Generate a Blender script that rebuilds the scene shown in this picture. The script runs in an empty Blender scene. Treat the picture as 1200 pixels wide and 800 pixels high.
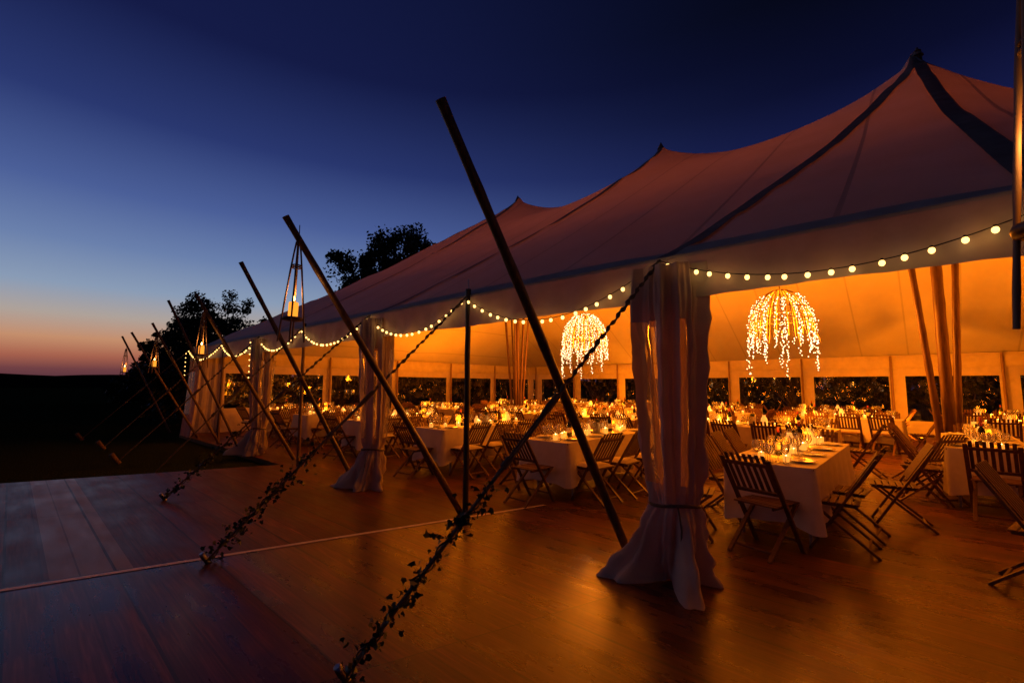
import bpy, bmesh, math, random
import numpy as np
from mathutils import Vector, Matrix, Euler, noise
random.seed(7)
R = math.radians
PI = math.pi
# World axes: X runs into the tent (away from its open side), Y runs along the open eave, Z up.
scene = bpy.context.scene
col = scene.collection
EAVE = 2.57; WID = 16.2; END = 15.16; START = -8.17

# ------------------------------------------------------------------ materials
def newmat(name):
    m = bpy.data.materials.new(name); m.use_nodes = True
    nt = m.node_tree; nt.nodes.clear()
    out = nt.nodes.new('ShaderNodeOutputMaterial')
    return m, nt, out
def N(nt, t, **kw):
    n = nt.nodes.new(t)
    for k, v in kw.items():
        if k in n.inputs: n.inputs[k].default_value = v
        else: setattr(n, k, v)
    return n
def L(nt, a, b): nt.links.new(a, b)
def c4(c): return (c[0], c[1], c[2], 1)
def coords(nt, scale=(1, 1, 1)):
    tc = N(nt, 'ShaderNodeTexCoord'); mp = N(nt, 'ShaderNodeMapping')
    mp.inputs['Scale'].default_value = scale
    L(nt, tc.outputs['Object'], mp.inputs['Vector']); return mp.outputs['Vector']
def noisy(name, c1, c2, rough=.6, scale=8, stretch=(1, 1, 1), bump=.2, dist=.005, spec=.5, detail=4, metallic=0, rrange=0.1):
    m, nt, out = newmat(name)
    v = coords(nt, stretch)
    n = N(nt, 'ShaderNodeTexNoise'); n.inputs['Scale'].default_value = scale; n.inputs['Detail'].default_value = detail
    L(nt, v, n.inputs['Vector'])
    cr = N(nt, 'ShaderNodeValToRGB'); cr.color_ramp.elements[0].color = c4(c1); cr.color_ramp.elements[1].color = c4(c2)
    cr.color_ramp.elements[0].position = .32; cr.color_ramp.elements[1].position = .68
    L(nt, n.outputs['Fac'], cr.inputs['Fac'])
    p = N(nt, 'ShaderNodeBsdfPrincipled'); p.inputs['Specular IOR Level'].default_value = spec
    p.inputs['Metallic'].default_value = metallic
    mr = N(nt, 'ShaderNodeMapRange'); mr.inputs['To Min'].default_value = rough - rrange; mr.inputs['To Max'].default_value = rough + rrange
    L(nt, n.outputs['Fac'], mr.inputs['Value']); L(nt, mr.outputs['Result'], p.inputs['Roughness'])
    L(nt, cr.outputs['Color'], p.inputs['Base Color'])
    if bump:
        b = N(nt, 'ShaderNodeBump'); b.inputs['Strength'].default_value = bump; b.inputs['Distance'].default_value = dist
        L(nt, n.outputs['Fac'], b.inputs['Height']); L(nt, b.outputs['Normal'], p.inputs['Normal'])
    L(nt, p.outputs['BSDF'], out.inputs['Surface'])
    return m
def emitter(name, colr, strength, sample=False):
    m, nt, out = newmat(name)
    e = N(nt, 'ShaderNodeEmission'); e.inputs['Color'].default_value = c4(colr); e.inputs['Strength'].default_value = strength
    L(nt, e.outputs['Emission'], out.inputs['Surface'])
    m.cycles.emission_sampling = 'AUTO' if sample else 'NONE'
    return m
def cloth(name, c1, c2, trans, tcol, scale=3, bump=.4, seams=False, dist=.02):
    m, nt, out = newmat(name)
    v = coords(nt)
    n = N(nt, 'ShaderNodeTexNoise'); n.inputs['Scale'].default_value = scale; n.inputs['Detail'].default_value = 5
    L(nt, v, n.inputs['Vector'])
    cr = N(nt, 'ShaderNodeValToRGB'); cr.color_ramp.elements[0].color = c4(c1); cr.color_ramp.elements[1].color = c4(c2)
    cr.color_ramp.elements[0].position = .3; cr.color_ramp.elements[1].position = .7
    L(nt, n.outputs['Fac'], cr.inputs['Fac'])
    w = N(nt, 'ShaderNodeTexNoise'); w.inputs['Scale'].default_value = 260; w.inputs['Detail'].default_value = 1
    L(nt, v, w.inputs['Vector'])
    add = N(nt, 'ShaderNodeMath', operation='MULTIPLY_ADD'); add.inputs[1].default_value = .04
    L(nt, w.outputs['Fac'], add.inputs[0]); L(nt, n.outputs['Fac'], add.inputs[2])
    bp = N(nt, 'ShaderNodeBump'); bp.inputs['Strength'].default_value = bump; bp.inputs['Distance'].default_value = dist
    L(nt, add.outputs[0], bp.inputs['Height'])
    p = N(nt, 'ShaderNodeBsdfPrincipled'); p.inputs['Roughness'].default_value = .75; p.inputs['Specular IOR Level'].default_value = .25
    L(nt, bp.outputs['Normal'], p.inputs['Normal'])
    t = N(nt, 'ShaderNodeBsdfTranslucent'); t.inputs['Color'].default_value = c4(tcol)
    L(nt, bp.outputs['Normal'], t.inputs['Normal'])
    colr = cr.outputs['Color']; tfac = None
    if seams:
        # sewn panel joints: a doubled strip of cloth every 1.22 m along the tent
        sp = N(nt, 'ShaderNodeSeparateXYZ'); L(nt, v, sp.inputs['Vector'])
        dv = N(nt, 'ShaderNodeMath', operation='DIVIDE'); dv.inputs[1].default_value = 1.22; L(nt, sp.outputs['Y'], dv.inputs[0])
        fr = N(nt, 'ShaderNodeMath', operation='FRACT'); L(nt, dv.outputs[0], fr.inputs[0])
        lt = N(nt, 'ShaderNodeMath', operation='LESS_THAN'); lt.inputs[1].default_value = .035; L(nt, fr.outputs[0], lt.inputs[0])
        f2 = N(nt, 'ShaderNodeMath', operation='MULTIPLY_ADD'); f2.inputs[1].default_value = -trans * .5; f2.inputs[2].default_value = trans
        L(nt, lt.outputs[0], f2.inputs[0]); tfac = f2.outputs[0]
        mx = N(nt, 'ShaderNodeMix', data_type='RGBA'); L(nt, lt.outputs[0], mx.inputs[0])
        L(nt, cr.outputs['Color'], mx.inputs[6]); mx.inputs[7].default_value = c4([x * .8 for x in c1]); colr = mx.outputs[2]
    L(nt, colr, p.inputs['Base Color'])
    mix = N(nt, 'ShaderNodeMixShader'); mix.inputs[0].default_value = trans
    if tfac is not None: L(nt, tfac, mix.inputs[0])
    L(nt, p.outputs['BSDF'], mix.inputs[1]); L(nt, t.outputs['BSDF'], mix.inputs[2])
    L(nt, mix.outputs[0], out.inputs['Surface'])
    return m
def clear(name, tint, gloss_rough=.08, ior=1.5, bump=0, bscale=6, stretch=(1, 1, 1), extra=0.0, milk=0.0):
    """thin clear sheet or glass: see-through with a Fresnel sheen, and a little milkiness"""
    m, nt, out = newmat(name)
    g = N(nt, 'ShaderNodeBsdfGlossy'); g.inputs['Roughness'].default_value = gloss_rough
    t = N(nt, 'ShaderNodeBsdfTransparent'); t.inputs['Color'].default_value = c4(tint)
    f = N(nt, 'ShaderNodeFresnel'); f.inputs['IOR'].default_value = ior
    ad = N(nt, 'ShaderNodeMath', operation='ADD'); ad.use_clamp = True; ad.inputs[1].default_value = extra
    L(nt, f.outputs[0], ad.inputs[0])
    if bump:
        v = coords(nt, stretch)
        n = N(nt, 'ShaderNodeTexNoise'); n.inputs['Scale'].default_value = bscale; n.inputs['Detail'].default_value = 3; n.inputs['Distortion'].default_value = .6
        L(nt, v, n.inputs['Vector'])
        b = N(nt, 'ShaderNodeBump'); b.inputs['Strength'].default_value = bump; b.inputs['Distance'].default_value = .03
        L(nt, n.outputs['Fac'], b.inputs['Height']); L(nt, b.outputs['Normal'], g.inputs['Normal']); L(nt, b.outputs['Normal'], f.inputs['Normal'])
    mix = N(nt, 'ShaderNodeMixShader'); L(nt, ad.outputs[0], mix.inputs[0]); L(nt, t.outputs[0], mix.inputs[1]); L(nt, g.outputs[0], mix.inputs[2])
    last = mix.outputs[0]
    if milk:
        d = N(nt, 'ShaderNodeBsdfTranslucent'); d.inputs['Color'].default_value = (.8, .75, .68, 1)
        d2 = N(nt, 'ShaderNodeBsdfDiffuse'); d2.inputs['Color'].default_value = (.8, .75, .68, 1)
        m1 = N(nt, 'ShaderNodeMixShader'); m1.inputs[0].default_value = .5; L(nt, d.outputs[0], m1.inputs[1]); L(nt, d2.outputs[0], m1.inputs[2])
        m2 = N(nt, 'ShaderNodeMixShader'); m2.inputs[0].default_value = milk; L(nt, last, m2.inputs[1]); L(nt, m1.outputs[0], m2.inputs[2])
        last = m2.outputs[0]
    L(nt, last, out.inputs['Surface'])
    return m

M = {}
M['canvas'] = cloth('roof canvas', (.6, .53, .43), (.66, .6, .52), .042, (.85, .52, .38), scale=1.3, bump=.6, seams=True, dist=.05)
M['band'] = cloth('webbing band canvas', (.2, .165, .14), (.29, .245, .21), .02, (.9, .46, .32), scale=5, bump=.3)
M['eave'] = cloth('doubled eave canvas', (.46, .4, .34), (.58, .52, .45), .032, (.9, .46, .32), scale=5, bump=.3)
M['valance'] = cloth('valance canvas', (.42, .365, .32), (.56, .49, .43), .04, (.85, .5, .4), scale=4, bump=.5)
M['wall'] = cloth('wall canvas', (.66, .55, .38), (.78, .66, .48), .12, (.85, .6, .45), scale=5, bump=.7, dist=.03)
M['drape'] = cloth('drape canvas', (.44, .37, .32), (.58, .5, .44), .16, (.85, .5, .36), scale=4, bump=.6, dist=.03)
M['linen'] = cloth('white linen', (.68, .6, .5), (.78, .7, .6), .12, (.8, .7, .6), scale=12, bump=.25, dist=.008)
M['cushion'] = cloth('cream cushion cloth', (.66, .58, .44), (.78, .7, .56), .0, (.8, .7, .6), scale=20, bump=.3, dist=.005)
M['vinyl'] = clear('clear window vinyl', (.93, .93, .9), .06, 1.45, bump=.75, bscale=2.2, stretch=(1, 1, .35), extra=.03)
M['vinyl_drape'] = clear('creased clear vinyl', (.9, .86, .8), .2, 1.5, bump=.7, bscale=8, stretch=(1, 1, .12), extra=.05, milk=.22)
M['glass'] = clear('clear drinking glass', (.97, .96, .95), .07, 1.45, extra=.08, milk=.17)
M['votive_glass'] = None
M['bamboo'] = noisy('dark bamboo', (.09, .045, .02), (.17, .09, .04), .45, 5, (6, 6, .6), bump=.3)
M['bamboo_pale'] = noisy('golden bamboo', (.2, .09, .04), (.32, .16, .07), .42, 5, (6, 6, .6), bump=.3)
M['bamboo_dark'] = noisy('blackened pole wood', (.018, .012, .01), (.04, .025, .018), .5, 6, (6, 6, .6), bump=.3)
M['chair'] = noisy('chair teak', (.08, .03, .014), (.15, .06, .026), .55, 9, (5, 5, 1), bump=.25, dist=.002)
M['post'] = noisy('tent post wood', (.22, .12, .06), (.34, .2, .1), .55, 6, (6, 6, .6), bump=.3)
M['rope'] = noisy('guy rope', (.09, .07, .055), (.16, .12, .09), .85, 60, bump=.8)
M['stake'] = noisy('oak stake', (.12, .065, .03), (.22, .13, .06), .8, 10, (4, 4, 1), bump=.5)
M['cable'] = noisy('black cable', (.02, .02, .02), (.035, .03, .03), .6, 20, bump=0)
M['metal'] = noisy('dull steel', (.3, .3, .31), (.45, .44, .43), .4, 20, metallic=1, bump=.05)
M['ceramic'] = noisy('white plate glaze', (.74, .73, .7), (.82, .81, .78), .2, 5, bump=0)
M['napkin'] = cloth('napkin linen', (.7, .66, .6), (.82, .78, .72), .0, (1, 1, 1), scale=20, bump=.4, dist=.004)
M['bottle'] = noisy('dark bottle glass', (.008, .012, .006), (.015, .02, .01), .12, 5, bump=0)
M['label'] = noisy('paper label', (.6, .56, .48), (.7, .66, .58), .8, 30, bump=0)
M['foil'] = noisy('red bottle foil', (.3, .02, .02), (.4, .03, .03), .35, 10, bump=0)
M['pot'] = noisy('grey ceramic pot', (.4, .37, .33), (.52, .48, .43), .7, 14, bump=.2)
M['ivy'] = noisy('ivy leaf', (.012, .03, .012), (.03, .06, .022), .5, 12, bump=.2)
M['leaf'] = noisy('tree leaf', (.03, .045, .018), (.06, .085, .03), .6, 3, bump=0)
M['leaf_dark'] = noisy('dark shrub leaf', (.012, .018, .008), (.04, .05, .018), .6, 1.2, bump=0)
M['bark'] = noisy('bark', (.06, .045, .03), (.12, .09, .06), .9, 8, (3, 3, 1), bump=.8)
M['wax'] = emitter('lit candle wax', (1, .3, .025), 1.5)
M['flame'] = emitter('candle flame', (1, .52, .14), 30)
M['bulb'] = emitter('festoon bulb', (1, .54, .14), 4)
M['cane'] = noisy('yellow cane', (.16, .1, .045), (.24, .16, .07), .5, 8, bump=.2)
M['mast'] = noisy('red brown mast bamboo', (.07, .03, .016), (.15, .07, .035), .45, 5, (6, 6, .6), bump=.3)
M['fairy'] = emitter('fairy light', (1, .66, .33), 4.8)
M['paper'] = None
M['lens'] = emitter('uplight lens', (1, .5, .12), 8)

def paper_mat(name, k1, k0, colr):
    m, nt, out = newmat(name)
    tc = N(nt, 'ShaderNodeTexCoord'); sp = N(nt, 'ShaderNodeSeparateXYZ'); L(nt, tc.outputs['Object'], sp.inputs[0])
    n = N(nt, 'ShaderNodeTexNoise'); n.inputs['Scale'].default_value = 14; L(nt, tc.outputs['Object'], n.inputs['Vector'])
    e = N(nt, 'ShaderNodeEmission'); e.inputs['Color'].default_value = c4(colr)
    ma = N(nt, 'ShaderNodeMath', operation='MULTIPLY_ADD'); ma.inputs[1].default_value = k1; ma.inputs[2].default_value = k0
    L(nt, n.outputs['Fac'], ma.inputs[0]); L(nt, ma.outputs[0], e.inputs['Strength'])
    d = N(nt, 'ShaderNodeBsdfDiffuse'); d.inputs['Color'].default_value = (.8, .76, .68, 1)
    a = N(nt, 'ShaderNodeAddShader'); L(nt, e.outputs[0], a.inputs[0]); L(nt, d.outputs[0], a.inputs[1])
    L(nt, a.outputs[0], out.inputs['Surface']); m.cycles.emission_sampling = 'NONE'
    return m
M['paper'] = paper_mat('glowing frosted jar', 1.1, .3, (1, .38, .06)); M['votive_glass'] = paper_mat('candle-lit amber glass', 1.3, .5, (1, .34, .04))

def deck_mat():
    m, nt, out = newmat('worn wooden deck boards')
    tc = N(nt, 'ShaderNodeTexCoord'); obj_v = tc.outputs['Object']
    sp = N(nt, 'ShaderNodeSeparateXYZ'); L(nt, obj_v, sp.inputs[0])
    def math(op, a, b=None, c=None):
        n = N(nt, 'ShaderNodeMath', operation=op)
        for i, x in enumerate((a, b, c)):
            if x is None: continue
            if isinstance(x, (int, float)): n.inputs[i].default_value = x
            else: L(nt, x, n.inputs[i])
        return n.outputs[0]
    X, Y = sp.outputs['X'], sp.outputs['Y']
    # sheets 0.6 m wide running along Y, 2.4 m long
    ux = math('DIVIDE', math('ADD', X, 2.38), .61)
    cx = math('FLOOR', ux); fx = math('FRACT', ux)
    sk = math('ADD', math('MULTIPLY', X, .32), Y)
    uy = math('DIVIDE', math('ADD', math('SUBTRACT', sk, 2.39), math('MULTIPLY', cx, 0.0)), 2.44)
    cy = math('FLOOR', uy); fy = math('FRACT', uy)
    cb = N(nt, 'ShaderNodeCombineXYZ'); L(nt, cx, cb.inputs[0]); L(nt, cy, cb.inputs[1])
    wn = N(nt, 'ShaderNodeTexWhiteNoise'); wn.noise_dimensions = '2D'; L(nt, cb.outputs[0], wn.inputs['Vector'])
    wb = N(nt, 'ShaderNodeTexWhiteNoise'); wb.noise_dimensions = '1D'; L(nt, math('FLOOR', math('DIVIDE', math('ADD', X, 2.38), .2033)), wb.inputs['W'])
    tone = math('MULTIPLY', math('MULTIPLY_ADD', wn.outputs['Value'], .5, .74), math('MULTIPLY_ADD', wb.outputs['Value'], .4, .78))
    # grain stretched along Y, shifted per sheet
    sh = N(nt, 'ShaderNodeVectorMath', operation='MULTIPLY_ADD')
    cb2 = N(nt, 'ShaderNodeCombineXYZ'); L(nt, wn.outputs['Value'], cb2.inputs[0]); L(nt, wn.outputs['Value'], cb2.inputs[1])
    L(nt, cb2.outputs[0], sh.inputs[0]); sh.inputs[1].default_value = (17, 9, 3); L(nt, obj_v, sh.inputs[2])
    mp = N(nt, 'ShaderNodeMapping'); mp.inputs['Scale'].default_value = (34, 1.4, 1); L(nt, sh.outputs[0], mp.inputs['Vector'])
    g = N(nt, 'ShaderNodeTexNoise'); g.inputs['Scale'].default_value = 1.6; g.inputs['Detail'].default_value = 6; g.inputs['Distortion'].default_value = .5
    L(nt, mp.outputs[0], g.inputs['Vector'])
    mp2 = N(nt, 'ShaderNodeMapping'); mp2.inputs['Scale'].default_value = (5, .8, 1); L(nt, sh.outputs[0], mp2.inputs['Vector'])
    g2 = N(nt, 'ShaderNodeTexNoise'); g2.inputs['Scale'].default_value = 1.5; g2.inputs['Detail'].default_value = 4; L(nt, mp2.outputs[0], g2.inputs['Vector'])
    st = N(nt, 'ShaderNodeTexNoise'); st.inputs['Scale'].default_value = 1.1; st.inputs['Detail'].default_value = 7; st.inputs['Roughness'].default_value = .65; L(nt, obj_v, st.inputs['Vector'])
    gr = math('ADD', math('MULTIPLY', g.outputs['Fac'], .55), math('MULTIPLY', g2.outputs['Fac'], .45))
    cr = N(nt, 'ShaderNodeValToRGB'); el = cr.color_ramp.elements
    el[0].position = .3; el[0].color = (.035, .012, .006, 1); el[1].position = .66; el[1].color = (.2, .066, .03, 1)
    e = cr.color_ramp.elements.new(.52); e.color = (.1, .034, .016, 1)
    L(nt, gr, cr.inputs['Fac'])
    stain = math('MULTIPLY_ADD', st.outputs['Fac'], 1.0, .45)
    tt = math('MULTIPLY', tone, stain)
    mul = N(nt, 'ShaderNodeMix', data_type='RGBA', blend_type='MULTIPLY'); mul.inputs[0].default_value = 1
    L(nt, cr.outputs['Color'], mul.inputs[6])
    cc = N(nt, 'ShaderNodeCombineColor'); [L(nt, tt, cc.inputs[i]) for i in range(3)]
    L(nt, cc.outputs[0], mul.inputs[7])
    # one bleached sheet on the outside deck
    pm = math('MULTIPLY', math('MULTIPLY', math('GREATER_THAN', X, -3.36), math('LESS_THAN', X, -2.88)), math('GREATER_THAN', sk, 2.39))
    pl = N(nt, 'ShaderNodeMix', data_type='RGBA'); L(nt, math('MULTIPLY', pm, .75), pl.inputs[0]); L(nt, mul.outputs[2], pl.inputs[6]); pl.inputs[7].default_value = (.25, .19, .15, 1)
    # gaps between sheets
    ub = math('FRACT', math('DIVIDE', math('ADD', X, 2.38), .2033)); eb_ = math('MINIMUM', ub, math('SUBTRACT', 1, ub))
    ex = math('MINIMUM', fx, math('SUBTRACT', 1, fx)); ey = math('MINIMUM', fy, math('SUBTRACT', 1, fy))
    gap = math('MAXIMUM', math('MAXIMUM', math('LESS_THAN', ex, .016), math('LESS_THAN', ey, .0018)), math('MULTIPLY', math('LESS_THAN', eb_, .03), .6))
    gp = N(nt, 'ShaderNodeMix', data_type='RGBA'); L(nt, math('MULTIPLY', gap, .95), gp.inputs[0]); L(nt, pl.outputs[2], gp.inputs[6]); gp.inputs[7].default_value = (.02, .012, .008, 1)
    p = N(nt, 'ShaderNodeBsdfPrincipled'); L(nt, gp.outputs[2], p.inputs['Base Color'])
    rg = math('ADD', math('MULTIPLY_ADD', g2.outputs['Fac'], .34, -.02), math('MULTIPLY', st.outputs['Fac'], .3))
    L(nt, math('MULTIPLY_ADD', math('GREATER_THAN', sk, 2.39), .12, rg), p.inputs['Roughness']); L(nt, math('MULTIPLY_ADD', math('MAXIMUM', math('GREATER_THAN', sk, 2.39), math('LESS_THAN', X, -2.38)), -.3, .5), p.inputs['Specular IOR Level'])
    h = math('SUBTRACT', math('MULTIPLY', gr, .6), math('MULTIPLY', gap, 1.5))
    b = N(nt, 'ShaderNodeBump'); b.inputs['Strength'].default_value = .1; b.inputs['Distance'].default_value = .003
    L(nt, h, b.inputs['Height']); L(nt, b.outputs[0], p.inputs['Normal'])
    L(nt, p.outputs[0], out.inputs['Surface'])
    return m
M['deck'] = deck_mat()
M['strip'] = noisy('pale joint strip', (.6, .5, .4), (.78, .68, .56), .5, 8, bump=.1)
M['grass'] = noisy('dark lawn', (.022, .032, .012), (.05, .06, .022), .95, 30, bump=1, dist=.05, detail=6, spec=0)
M['field'] = noisy('far hill', (.008, .011, .009), (.014, .018, .012), 1, .02, bump=0, spec=0, rrange=0)

# ------------------------------------------------------------------ mesh helpers
class MB:
    def __init__(s): s.v = []; s.f = []; s.smooth = []
    def add(s, vs, fs, smooth=False):
        o = len(s.v); s.v += [tuple(v) for v in vs]
        for f in fs: s.f.append(tuple(i + o for i in f)); s.smooth.append(smooth)
        return s
    def box(s, c, d, rot=None, bev=0.0):
        """box centred at c with full size d; small chamfer when bev > 0"""
        hx, hy, hz = d[0] / 2, d[1] / 2, d[2] / 2
        if not bev:
            vs = [Vector((x * hx, y * hy, z * hz)) for x in (-1, 1) for y in (-1, 1) for z in (-1, 1)]
            fs = [(0, 1, 3, 2), (4, 6, 7, 5), (0, 4, 5, 1), (2, 3, 7, 6), (0, 2, 6, 4), (1, 5, 7, 3)]
        else:
            b = min(bev, hx * .9, hy * .9, hz * .9)
            bm = bmesh.new(); bmesh.ops.create_cube(bm, size=1)
            for v in bm.verts: v.co = Vector((v.co.x * d[0], v.co.y * d[1], v.co.z * d[2]))
            bmesh.ops.bevel(bm, geom=bm.edges[:], offset=b, segments=1, affect='EDGES')
            bm.verts.ensure_lookup_table(); bm.verts.index_update()
            vs = [v.co.copy() for v in bm.verts]; fs = [tuple(v.index for v in f.verts) for f in bm.faces]; bm.free()
        c = Vector(c)
        if rot is not None: vs = [rot @ v for v in vs]
        return s.add([v + c for v in vs], fs)
    def bar(s, a, b, w, t, up=(0, 0, 1), bev=.003):
        a, b = Vector(a), Vector(b); z = (b - a); ln = z.length; z.normalize()
        x = Vector(up).cross(z)
        if x.length < 1e-4: x = Vector((1, 0, 0)).cross(z)
        x.normalize(); y = z.cross(x)
        return s.box((a + b) / 2, (w, t, ln), Matrix((x, y, z)).transposed(), bev)
    def tube(s, pts, r, n=8, cap=True, smooth=True):
        pts = [Vector(p) for p in pts]; k = len(pts)
        rs = r if isinstance(r, (list, tuple)) else [r] * k
        vs = []; prev = None
        for i, p in enumerate(pts):
            d = (pts[min(i + 1, k - 1)] - pts[max(i - 1, 0)]).normalized()
            if prev is None:
                x = d.cross(Vector((0, 0, 1)))
                if x.length < .05: x = d.cross(Vector((1, 0, 0)))
            else: x = prev - d * prev.dot(d)
            x.normalize(); prev = x; y = d.cross(x)
            for j in range(n):
                a = 2 * PI * j / n; vs.append(p + (x * math.cos(a) + y * math.sin(a)) * rs[i])
        fs = []
        for i in range(k - 1):
            for j in range(n):
                fs.append((i * n + j, i * n + (j + 1) % n, (i + 1) * n + (j + 1) % n, (i + 1) * n + j))
        s.add(vs, fs, smooth)
        if cap:
            s.add(vs[:n], [tuple(reversed(range(n)))]); s.add(vs[-n:], [tuple(range(n))])
        return s
    def lathe(s, prof, c=(0, 0, 0), n=16, smooth=True, close=False):
        c = Vector(c); vs = []; k = len(prof)
        for r, z in prof:
            for j in range(n):
                a = 2 * PI * j / n; vs.append(c + Vector((r * math.cos(a), r * math.sin(a), z)))
        fs = []
        for i in range(k - 1):
            for j in range(n):
                fs.append((i * n + j, i * n + (j + 1) % n, (i + 1) * n + (j + 1) % n, (i + 1) * n + j))
        s.add(vs, fs, smooth); return s
    def ball(s, c, r, seg=8, rings=5, squash=1):
        c = Vector(c); vs = [c + Vector((0, 0, -r * squash))]
        for i in range(1, rings):
            t = PI * i / rings
            for j in range(seg):
                a = 2 * PI * j / seg
                vs.append(c + Vector((math.sin(t) * math.cos(a) * r, math.sin(t) * math.sin(a) * r, -math.cos(t) * r * squash)))
        vs.append(c + Vector((0, 0, r * squash))); fs = []
        for j in range(seg): fs.append((0, 1 + (j + 1) % seg, 1 + j))
        for i in range(rings - 2):
            for j in range(seg):
                a = 1 + i * seg + j; b = 1 + i * seg + (j + 1) % seg
                fs.append((a, b, b + seg, a + seg))
        e = len(vs) - 1; o = 1 + (rings - 2) * seg
        for j in range(seg): fs.append((o + j, o + (j + 1) % seg, e))
        return s.add(vs, fs, True)
    def grid(s, P, closed=False, smooth=True):
        """P[i][j] -> point"""
        k = len(P); n = len(P[0]); vs = [p for row in P for p in row]; fs = []
        for i in range(k - 1):
            for j in range(n if closed else n - 1):
                fs.append((i * n + j, i * n + (j + 1) % n, (i + 1) * n + (j + 1) % n, (i + 1) * n + j))
        return s.add(vs, fs, smooth)
    def build(s, name, mat, parent=None, loc=None):
        me = bpy.data.meshes.new(name); me.from_pydata(s.v, [], s.f)
        me.polygons.foreach_set('use_smooth', s.smooth); me.materials.append(mat); me.update()
        o = bpy.data.objects.new(name, me); col.objects.link(o)
        if parent is not None: o.parent = parent
        if loc is not None: o.location = loc
        return o
def tag(o, label=None, cat=None, group=None, kind=None):
    if label: o['label'] = label
    if cat: o['category'] = cat
    if group: o['group'] = group
    if kind: o['kind'] = kind
    return o
def empty(name, loc=(0, 0, 0), rz=0):
    o = bpy.data.objects.new(name, None); col.objects.link(o); o.location = loc; o.rotation_euler = (0, 0, rz)
    o.empty_display_size = .1; return o
def copy_tree(o, parent=None):
    c = o.copy(); col.objects.link(c); c.parent = parent
    for ch in list(o.children): copy_tree(ch, c)
    return c
used = set()
def inst(proto, loc, rz, label, cat, group=None, scale=None):
    """first use moves the prototype itself, later uses copy it with its parts"""
    if proto.name in used: o = copy_tree(proto)
    else: used.add(proto.name); o = proto
    o.location = loc; o.rotation_euler = (0, 0, rz)
    if scale: o.scale = (scale,) * 3
    if 'group' in o: del o['group']
    tag(o, label, cat, group); return o
ORD = ['first', 'second', 'third', 'fourth', 'fifth', 'sixth', 'seventh', 'eighth', 'ninth', 'tenth']

# ------------------------------------------------------------------ ground, deck, hills
g = MB(); g.add([(-400, -400, -.1), (400, -400, -.1), (400, 400, -.1), (-400, 400, -.1)], [(0, 1, 2, 3)])
tag(g.build('ground', M['grass']), kind='structure')

def back(b): return 7.52 - .37 * b
d = MB()
out_poly = [(-14, -14), (0.0, -14), (0.0, back(0)), (-14, back(-14))]
in_poly = [(0.0, -14), (WID + .1, -14), (WID + .1, END + .1), (0.0, END + .1)]
def slab(mb, poly, z0, z1):
    n = len(poly); vs = [(x, y, z0) for x, y in poly] + [(x, y, z1) for x, y in poly]
    fs = [tuple(range(n, 2 * n)), tuple(reversed(range(n)))] + [(i, (i + 1) % n, n + (i + 1) % n, n + i) for i in range(n)]
    mb.add(vs, fs)
slab(d, [(-14, -14), (WID + .1, -14), (WID + .1, END + .1), (-.12, END + .1), (-.12, back(-.12)), (-14, back(-14))], -.09, 0)
tag(d.build('deck', M['deck']), kind='structure')
st = MB()
sl = [(-8.5 + .5 * i) for i in range(20)]
for i in range(19):
    x0, x1 = sl[i], sl[i + 1]
    f = lambda x: 2.37 - .305 * x
    st.add([(x0, f(x0) - .028, .004), (x1, f(x1) - .028, .004), (x1, f(x1) + .028, .004), (x0, f(x0) + .028, .004)], [(0, 1, 2, 3)])
tag(st.build('joint_strip', M['strip']), kind='structure')

# low rolling hills on the horizon, ring sector far out
hm = MB(); rows = []
cam_p = Vector((-3.674, -1.622, 1.5))
for k, (rad, hs) in enumerate(((300, 0), (330, .55), (360, 1.0), (390, .8), (330, 0))):
    row = []
    for i in range(121):
        a = R(10 + i * 1.8)
        az = math.degrees(a)
        h = 8.5 + 2.2 * math.sin(a * 7.1 + 1.0) + 1.1 * math.sin(a * 17.3 + 2) + .5 * math.sin(a * 53) + .35 * math.sin(a * 131 + 1)
        row.append((cam_p.x + rad * math.cos(a), cam_p.y + rad * math.sin(a), -.3 + h * hs))
    rows.append(row)
hm.grid(rows); tag(hm.build('hills', M['field']), kind='structure')

# ------------------------------------------------------------------ tent roof
masts = [-1.87, 3.5, 8.86]
MB_B = 8.1; PEAK = 8.22
prof_t = [0, .06, .15, .24, .34, .444, .54, .66, .83, .95, 1.0]
prof_z = [8.22, 7.72, 7.12, 6.65, 6.0, 5.42, 4.86, 4.25, 3.4, 2.8, 2.57]
def bandz(t): return float(np.interp(t, prof_t, prof_z))
na, nb = 129, 81
ys = np.linspace(START, END, na); xs = np.linspace(0, WID, nb)
Zf = np.full((na, nb), np.nan)
Zf[0, :] = Zf[-1, :] = Zf[:, 0] = Zf[:, -1] = EAVE
bands = []
def addband(y0, x1, y1):
    n = 200
    for i in range(n + 1):
        t = i / n; x = MB_B + (x1 - MB_B) * t; y = y0 + (y1 - y0) * t
        ii = int(round((y - START) / (END - START) * (na - 1))); jj = int(round(x / WID * (nb - 1)))
        Zf[ii, jj] = bandz(t) if t < 1 else EAVE
    bands.append((y0, x1, y1))
for (y0, e0) in ((-1.87, 0.0), (-1.87, -2.2), (3.5, 4.67), (8.86, 9.3)):
    addband(y0, 0, e0); addband(y0, WID, e0)
addband(8.86, 0, END); addband(8.86, WID, END)
addband(8.86, MB_B, END); addband(-1.87, MB_B, START)
for k in range(2):
    for i in range(101):
        t = i / 100; y = masts[k] + (masts[k + 1] - masts[k]) * t
        ii = int(round((y - START) / (END - START) * (na - 1))); jj = int(round(MB_B / WID * (nb - 1)))
        Zf[ii, jj] = PEAK - .92 * math.sin(PI * t) ** .75
for y in masts:
    ii = int(round((y - START) / (END - START) * (na - 1))); Zf[ii, 40] = PEAK
fixed = ~np.isnan(Zf); Z = np.where(fixed, Zf, 4.5)
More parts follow.
